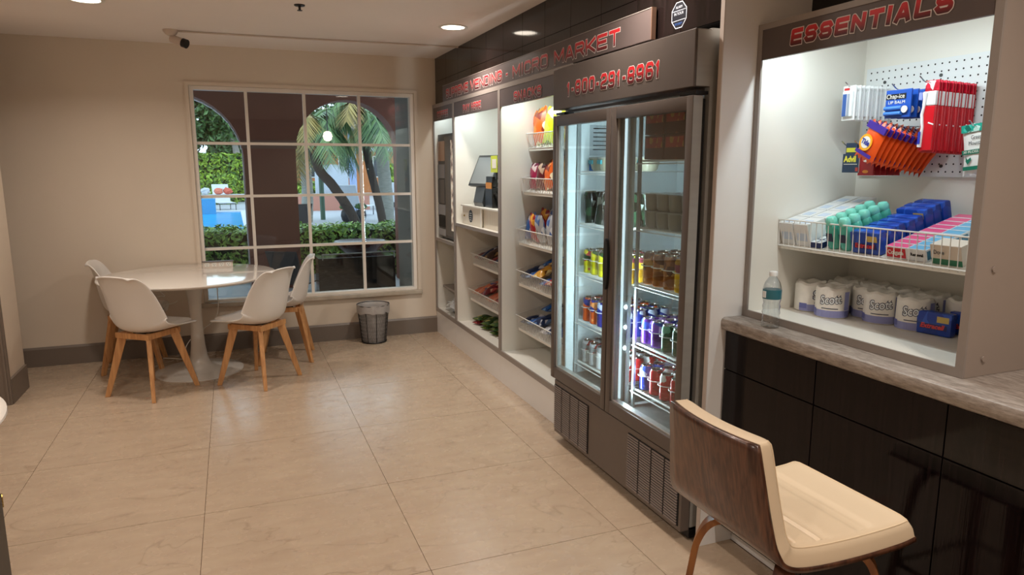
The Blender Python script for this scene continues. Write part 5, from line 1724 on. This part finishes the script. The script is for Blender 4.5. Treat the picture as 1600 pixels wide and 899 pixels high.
# black block in place of dark glass, steel rail, planter bowl on its stand, patio seats
bn = thing('dark_glass_standin', 'low glossy black block standing in for dark glass with bright top rail outside the window', 'bench', (-0.35, 2.2, -0.02))
MB().box(-0.82, 0.085, 2.15, 2.5, -0.02, 0.46, bev=0.004).build('standin_body', mat('black_gloss', '#0a0a0c', 0.12), bn)
MB().tube([(-0.78, 2.13, 0.505), (0.085, 2.13, 0.515)], 0.008, 8).build('top_rail', M_steel, bn)
for x in (-0.77, -0.3, 0.07):
    MB().tube([(x, 2.13, 0.44), (x, 2.13, 0.508)], 0.005, 6).build('rail_post', M_steel, bn)
pb_ = thing('planter_bowl', 'wide dark red planter bowl behind the low black block', 'planter', (-0.28, 2.85, -0.02))
MB().lathe([(0.06, 0.0), (0.14, 0.01), (0.10, 0.08), (0.05, 0.2), (0.05, 0.34), (0.09, 0.40), (0.22, 0.47), (0.31, 0.56), (0.335, 0.60), (0.325, 0.605), (0.29, 0.58)], 32, cx=-0.22, cy=2.80, cz=-0.02).build('bowl', mat('oxblood_glaze', '#3c1418', 0.2), pb_, smooth=True)
MB().lathe([(0.28, 0.0), (0.28, 0.005)], 24, cx=-0.22, cy=2.80, cz=0.55).build('soil', mat('soil', '#2a1c14', 0.9), pb_)

def leaf_cloud(pts_, size, seed=1, flat=0.0):
    rnd = random.Random(seed)
    mb = MB()
    vs_, fs_ = [], []
    for (p, nrm) in pts_:
        d = Vector((rnd.uniform(-1, 1), rnd.uniform(-1, 1), rnd.uniform(-0.6, 1))) + nrm * 1.2
        d.normalize()
        a = d.cross(Vector((rnd.uniform(-1, 1), rnd.uniform(-1, 1), rnd.uniform(-1, 1)))).normalized()
        b2 = d.cross(a)
        s = size * rnd.uniform(0.6, 1.3)
        n = len(vs_)
        vs_ += [p - a * s, p + b2 * s * 0.45 + d * s * 0.15, p + a * s, p - b2 * s * 0.45 + d * s * 0.15]
        fs_.append((n, n + 1, n + 2, n + 3))
    mb.add(vs_, fs_)
    return mb
def box_pts(x0, x1, y0, y1, z0, z1, n, seed, bumpy=0.06):
    rnd = random.Random(seed)
    out = []
    A = [((x1 - x0) * (z1 - z0), 0), ((x1 - x0) * (y1 - y0), 1), ((y1 - y0) * (z1 - z0), 2)]
    tot = A[0][0] + A[1][0] + 2 * A[2][0]
    for _ in range(n):
        r = rnd.uniform(0, tot)
        u, v = rnd.random(), rnd.random()
        if r < A[0][0]:
            p, nn = Vector((x0 + u * (x1 - x0), y0, z0 + v * (z1 - z0))), Vector((0, -1, 0.3))
        elif r < A[0][0] + A[1][0]:
            p, nn = Vector((x0 + u * (x1 - x0), y0 + v * (y1 - y0), z1)), Vector((0, 0, 1))
        else:
            s = -1 if rnd.random() < 0.5 else 1
            p, nn = Vector((x0 if s < 0 else x1, y0 + u * (y1 - y0), z0 + v * (z1 - z0))), Vector((s, 0, 0.2))
        k = noise.noise(p * 3.0) * bumpy + rnd.uniform(-bumpy, bumpy) * 0.6
        out.append((p + nn.normalized() * k, nn))
    return out
def leafm(name, c1, c2):
    m = mat(name, c1, 0.4)
    N, L = nodes_of(m)
    b = N['Principled BSDF']
    gm = N.new('ShaderNodeNewGeometry')
    r = N.new('ShaderNodeValToRGB')
    r.color_ramp.elements[0].color = lin(c1)
    r.color_ramp.elements[1].color = lin(c2)
    L.new(gm.outputs['Random Per Island'], r.inputs[0])
    L.new(r.outputs[0], b.inputs['Base Color'])
    b.inputs['Subsurface Weight'].default_value = 0.0
    return m
LF1 = leafm('hedge_leaf', '#3f7430', '#a8d060')
LF2 = leafm('far_hedge_leaf', '#2f5c28', '#a8c840')
LF3 = leafm('tree_leaf', '#24401f', '#6a8e52')
LF4 = leafm('palm_leaf', '#34503a', '#7a9a62')
LF5 = leafm('dry_frond', '#7a6a3a', '#b8a060')
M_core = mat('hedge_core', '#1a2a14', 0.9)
def hedge(label, x0, x1, y0, y1, z0, z1, n, size, m, seed, bumpy=0.05):
    t = thing('hedge', label, 'hedge', ((x0 + x1) / 2, (y0 + y1) / 2, z0), 'clipped hedges outside')
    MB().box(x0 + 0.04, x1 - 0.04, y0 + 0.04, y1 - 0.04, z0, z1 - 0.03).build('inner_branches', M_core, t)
    leaf_cloud(box_pts(x0, x1, y0, y1, z0, z1, n, seed, bumpy), size, seed).build('foliage', m, t, kind='stuff')
    return t
hedge('clipped hedge of glossy leaves just beyond the arcade', -3.6, 2.2, 3.75, 4.5, -0.1, 0.66, 9000, 0.040, LF1, 3)
struct(MB().box(-60, 60, 3.8, 90, -0.25, -0.12).build('ground', mat('pool_deck', '#b9bcc4', 0.6, var=0.05, scale=0.5)))
# pool
pool = struct(MB().box(-9.0, -1.45, 11.5, 20.8, -0.118, -0.10).build('pool_water', mat('pool_water', '#1fa0e4', 0.25, spec=0.15, var=0.12, scale=2.5, bump=0.6, bscale=1.6)))
pk = MB()
pk.box(-9.3, -1.1, 20.8, 21.5, -0.12, -0.06)
pk.box(-1.45, -1.05, 11.2, 20.8, -0.12, -0.06)
struct(pk.build('trim_4', mat('pool_coping', '#d8dce0', 0.5)))
# tiled spa block, loungers
sp_b = thing('tiled_spa_wall', 'blue mosaic tiled block at the pool edge', 'block', (-2.75, 21.0, -0.1))
MB().box(-3.4, -2.25, 20.0, 20.7, -0.12, 0.42).build('block_body', mat('blue_mosaic', '#4aa0d0', 0.3, var=0.25, scale=40), sp_b)
MB().box(-3.45, -1.2, 21.6, 22.2, 0.42, 0.50).build('ledge', mat('pale_ledge', '#c8ccd0', 0.5), sp_b)
def sling_chair(label, x, y, rz, s=1.0, m=None, z=-0.12, group='patio seats outside', low=False):
    t = thing('patio_lounger', label, 'lounge chair', (0, 0, 0), group)
    m = m or mat('sling_white', '#c8d2e0', 0.5)
    mf = mat('lounger_frame', '#3a3c40', 0.4)
    MB().box(-0.3, 0.3, -0.9, 0.35, 0.28, 0.30).build('seat_sling', m, t)
    Mt = Matrix.Translation((0, 0.35, 0.29)) @ Matrix.Rotation(math.radians(8 if low else 62), 4, 'X')
    MB().box(-0.3, 0.3, 0, 0.75, -0.01, 0.01, M=Mt).build('back_sling', m, t)
    for (a, b2) in ((-0.28, -0.8), (0.28, -0.8), (-0.28, 0.3), (0.28, 0.3)):
        MB().tube([(a, b2, 0), (a, b2, 0.28)], 0.014, 8).build('leg', mf, t)
    t.location = (x, y, z)
    t.rotation_euler = (0, 0, rz)
    t.scale = (s, s, s)
    return t
sling_chair('pale lounger lying low right outside the window', -1.72, 1.15, math.radians(80), 0.8, mat('sling_pale', '#a9b6c6', 0.5), -0.02, low=True)
sling_chair('dark sling chair beside the arcade pier', -1.02, 2.45, math.radians(150), 0.62, mat('sling_dark', '#25262a', 0.5), -0.02)
sling_chair('dark sling lounger with raised back beyond the hedge', -0.35, 11.6, math.radians(200), 0.8, MATS['sling_dark'])
sling_chair('white lounger by the far hedge', -2.0, 22.8, math.radians(10), 1.0, mat('sling_white', '#d8dce4', 0.5))
sling_chair('white lounger at the right by the thick palm', 4.2, 20.5, math.radians(170), 1.1, MATS['sling_white'])
sling_chair('pale lounger near the pale column', 2.1, 17.5, math.radians(150), 1.1, MATS['sling_white'])
# folded towel items near the spa
for k, (x, c, nm) in enumerate(((-2.15, '#e0806a', 'coral'), (-1.85, '#d86a58', 'red'), (-2.6, '#c8ccd4', 'white'))):
    o = crumple(MB(), 0, 0, 0.12, 0.16, 0.12, 0.12, 0.4, k + 2, 10).build('towel', mat('towel_' + nm, c, 0.8))
    o.location = (x, 21.9, 0.50)
    tag(o, '%s towel bundle on the ledge by the pool' % nm, 'towel', 'towels by the pool')
hedge('tall far hedge behind the pool', -9.0, -0.9, 29.0, 30.2, -0.1, 2.0, 6000, 0.12, LF2, 5, 0.12)
hedge('lower clipped hedge in front of the tall far hedge', -9.0, -1.55, 27.0, 28.0, -0.1, 1.12, 5000, 0.10, LF2, 6, 0.08)
hedge('round light green bush beyond the left palm', 0.55, 1.7, 23.5, 24.5, -0.1, 0.75, 2500, 0.09, LF2, 7, 0.15)
hedge('light green bush above the grey wall at the right', 4.2, 6.2, 22.6, 23.4, 0.8, 1.45, 2500, 0.09, LF2, 8, 0.15)
# trees
def blob_pts(c, r, n, seed):
    rnd = random.Random(seed)
    out = []
    for _ in range(n):
        d = Vector((rnd.gauss(0, 1), rnd.gauss(0, 1), rnd.gauss(0, 1))).normalized()
        k = rnd.uniform(0.5, 1.0) ** 0.5
        out.append((Vector(c) + Vector((d.x * r[0], d.y * r[1], d.z * r[2])) * k * (1 + 0.3 * noise.noise(d * 3)), d))
    return out
def tree(label, x, y, h, blobs, seed, m=LF3, size=0.16, bark='#6a5c50'):
    t = thing('tree', label, 'tree', (x, y, -0.12), 'trees beyond the pool')
    tr = smooth_pts([(x, y, -0.12), (x + 0.15, y, h * 0.35), (x - 0.1, y + 0.1, h * 0.6), (x + 0.2, y, h * 0.95)], 5)
    MB().tube(tr, [0.22 - 0.16 * i / len(tr) for i in range(len(tr))], 9).build('trunk', mat('bark_' + bark[1:], bark, 0.85, var=0.2, scale=8), t, smooth=True)
    pts2 = []
    for i, (c, r, n) in enumerate(blobs):
        pts2 += blob_pts(c, r, n, seed + i)
    leaf_cloud(pts2, size, seed).build('foliage', m, t, kind='stuff')
    br = MB()
    for i, (c, r, n) in enumerate(blobs):
        br.tube(smooth_pts([(x, y, h * 0.4), ((x + c[0]) / 2 + 0.3, (y + c[1]) / 2, (h * 0.4 + c[2]) / 2), c], 4), 0.05, 6)
    br.build('branches', MATS['bark_' + bark[1:]], t, smooth=True)
    return t
tree('dense tree at the far left behind the hedge', -4.2, 33, 6, [((-5.2, 33, 3.6), (2.0, 1.2, 2.2), 5200), ((-3.8, 32.5, 4.6), (1.6, 1.2, 2.6), 5200), ((-5, 32.5, 5.8), (2.0, 1.2, 1.5), 1800)], 11)
tree('tree with mossy grey trunk behind the left arch', -1.5, 31.5, 6, [((-1.2, 32, 4.8), (1.7, 1.2, 2.4), 4800), ((-1.6, 32.4, 3.0), (1.2, 1.0, 1.8), 3600), ((0.2, 32.3, 4.2), (1.2, 1.0, 2.2), 1800)], 15, bark='#9c948c')
tree('broad dark tree far behind the gazebo', 5.0, 39, 6, [((4.0, 39, 5.0), (3.0, 1.5, 2.6), 3000), ((7.0, 39, 4.8), (3.0, 1.5, 2.8), 3000), ((10, 39, 5), (2.6, 1.5, 2.6), 2000)], 19)
# palms
def frond(mb, base, direc, L_, droop, seed, n=26, lw=0.55):
    rnd = random.Random(seed)
    d = Vector(direc).normalized()
    up = Vector((0, 0, 1))
    side = d.cross(up).normalized()
    pts2 = []
    for i in range(n + 1):
        t = i / n
        p = Vector(base) + d * L_ * t * (1 - 0.25 * t) + up * (L_ * 0.35 * t - droop * L_ * t * t)
        pts2.append(p)
    mb.tube(pts2, [0.035 * (1 - 0.8 * i / n) for i in range(n + 1)], 5)
    vs_, fs_ = [], []
    for i in range(2, n + 1):
        t = i / n
        p = pts2[i]
        fw_ = (pts2[i] - pts2[i - 1]).normalized()
        ll = 1.15 * lw * math.sin(PI * min(0.98, 0.12 + 0.83 * t)) ** 0.6
        for sg in (-1, 1):
            for h_ in (0, 0.5):
                q = p - fw_ * (L_ / n) * h_
                tip = q + (side * sg * 0.75 + fw_ * 0.55 - up * (0.45 + rnd.uniform(0, 0.35))) * ll
                n0 = len(vs_)
                vs_ += [q - fw_ * 0.028, q + fw_ * 0.028, tip]
                fs_.append((n0, n0 + 1, n0 + 2))
    mb.add(vs_, fs_)
def palm(label, path, r0_, r1_, nf, L_, seed, bark, m=LF4, droop=0.9, lw=0.55):
    t = thing('palm_tree', label, 'palm tree', path[0], 'palms beyond the hedge')
    pts2 = smooth_pts(path, 8)
    n = len(pts2)
    rr = [(r0_ + (r1_ - r0_) * i / n) * (1 + 0.04 * (i % 2)) for i in range(n)]
    MB().tube(pts2, rr, 12).build('trunk', mat('palm_bark_' + bark[1:], bark, 0.85, var=0.2, scale=6, stretch=(1, 1, 5)), t, smooth=True)
    top = Vector(pts2[-1])
    rnd = random.Random(seed)
    for k in range(nf):
        a = 2 * PI * k / nf + rnd.uniform(-0.2, 0.2)
        el = rnd.uniform(-0.3, 0.9)
        mb = MB()
        frond(mb, top, (math.cos(a), math.sin(a), el), L_ * rnd.uniform(0.8, 1.1), droop * rnd.uniform(0.8, 1.15), seed + k, lw=lw)
        mb.build('frond', LF5 if (k % 5 == 4) else m, t)
    return t
palm('dark leaning palm whose trunk bends left above the hedge', [(1.27, 12, -0.12), (1.1, 12, 0.35), (0.67, 12, 1.05), (0.36, 12, 1.44), (0.21, 12, 2.07), (0.22, 12, 2.6)], 0.13, 0.10, 13, 1.7, 31, '#3a302a', droop=1.0)
palm('second dark slim palm leaning slightly left', [(1.94, 12, -0.12), (1.84, 12, 0.5), (1.72, 12, 1.04), (1.60, 12, 1.6), (1.52, 12, 2.3), (1.5, 12, 2.75)], 0.11, 0.09, 14, 1.8, 51, '#332b27', droop=1.0)
palm('thick pale grey palm trunk at the right of the window', [(2.66, 15, -0.12), (2.62, 15, 0.9), (2.54, 15, 2.0), (2.52, 15, 3.0)], 0.21, 0.17, 14, 2.1, 71, '#8f8f88', droop=1.0)
palm('pale mottled palm at the left of the right arch', [(0.32, 15.4, -0.12), (0.38, 15.4, 0.9), (0.3, 15.4, 1.9), (0.25, 15.4, 2.7)], 0.17, 0.14, 12, 1.7, 91, '#9c9a92', droop=1.05)
# green post, pots, gazebo column, walls, building
gp = MB().tube([(0.90, 16.3, -0.12), (0.88, 16.3, 2.4)], 0.075, 12).build('lamp_post', mat('green_paint', '#4a6a58', 0.5), smooth=True)
tag(gp, 'plain green post beyond the hedge', 'post')
for k, x in enumerate((1.42, 1.86)):
    t = thing('plant_pot', '%s of two round black pots beyond the hedge' % ('left' if k == 0 else 'right'), 'pot', (x, 15, -0.12), 'black pots')
    MB().lathe([(0.08, 0), (0.13, 0.08), (0.16, 0.2), (0.14, 0.32), (0.11, 0.36)], 20, cx=x, cy=15, cz=-0.12).build('pot_body', mat('black_pot', '#1c1d22', 0.4), t, smooth=True)
    leaf_cloud(blob_pts((x, 15, 0.34), (0.18, 0.18, 0.08), 200, 5 + k), 0.05, 4).build('foliage', LF3, t, kind='stuff')
col = thing('gazebo_column', 'pale blue round column beyond the palms', 'column', (2.46, 20, -0.12))
MB().tube([(2.46, 20, 0.0), (2.46, 20, 3.2)], 0.135, 20).build('shaft', mat('pale_blue_paint', '#a3b4dc', 0.6), col, smooth=True)
MB().box(2.27, 2.65, 19.8, 20.2, -0.12, 0.04).build('base', MATS['pale_blue_paint'], col)
ww_ = thing('curved_white_wall', 'white painted brick wall with a round top beyond the palms', 'wall', (1.9, 22, -0.12))
pw = [(1.35, -0.12), (2.6, -0.12), (2.6, 1.35)] + [(1.98 + 0.6 * math.cos(t), 1.32 + 0.28 * math.sin(t)) for t in [PI * k / 12 for k in range(13)]] + [(1.35, 1.3)]
MB().prism(pw, 22.0, 22.3, axis='y').build('wall_body', mat('white_brick', '#c4cad4', 0.7, var=0.06, scale=10, stretch=(1, 1, 4)), ww_)
pkw = MB().box(0.2, 3.2, 20.9, 21.1, -0.12, 0.42).build('low_wall', mat('coral_wall', '#c88a78', 0.7))
tag(pkw, 'low coral coloured wall beyond the pool deck', 'wall')
pale = MB().box(0.1, 8, 21.1, 21.6, 0.42, 0.50).build('wall_cap', mat('pale_cap', '#c4ccd8', 0.6))
tag(pale, 'pale cap ledge on top of the low coral wall', 'ledge')
gw = MB().box(4.0, 7.5, 22.0, 22.4, -0.12, 0.85).build('grey_wall', mat('grey_wall', '#5a5e62', 0.7))
tag(gw, 'dark grey garden wall behind the thick palm', 'wall')
bl = thing('orange_building', 'orange hotel building with pale trim far behind the palms', 'building', (6, 34, -0.12))
MB().box(1.2, 12.0, 34.0, 35.2, -0.12, 3.6).build('facade', mat('orange_stucco', '#c07848', 0.8, var=0.04), bl)
MB().box(1.1, 12.1, 33.8, 34.0, 2.35, 2.55).build('cornice', mat('pale_cap', '#c4ccd8', 0.6), bl)
MB().box(1.1, 12.1, 33.7, 36.2, 3.6, 3.8).build('roof_slab', mat('pale_cap', '#c4ccd8', 0.6), bl)
for k in range(5):
    w = MB().box(2.0 + k * 1.9, 2.8 + k * 1.9, 33.95, 34.0, 0.9, 2.1).build('window', M_white, bl)
    MB().box(2.06 + k * 1.9, 2.74 + k * 1.9, 33.93, 33.95, 0.96, 2.04).build('pane', mat('dark_pane', '#2a3440', 0.1), w)
    MB().box(2.38 + k * 1.9, 2.42 + k * 1.9, 33.92, 33.93, 0.96, 2.04).build('mullion', M_white, w)
# glowing lantern hanging in the arcade beyond the palms
ln = thing('lantern', 'glowing warm lantern outside among the palm fronds', 'lantern', (0.41, 10.5, 2.2))
MB().lathe([(0.03, -0.11), (0.08, -0.08), (0.105, 0.0), (0.08, 0.08), (0.03, 0.11)], 20, cx=0.41, cy=10.5, cz=2.20).build('globe', mat('lantern_glow', '#fff0d0', 0.5, emit='#ffe2b0', estr=5.0), ln, smooth=True)
MB().tube([(0.41, 10.5, 2.3), (0.41, 10.5, 3.6)], 0.012, 6).build('chain', M_black, ln)

# prototypes that were never placed are removed
for o in list(bpy.data.objects):
    if o.get('used'):
        del o['used']
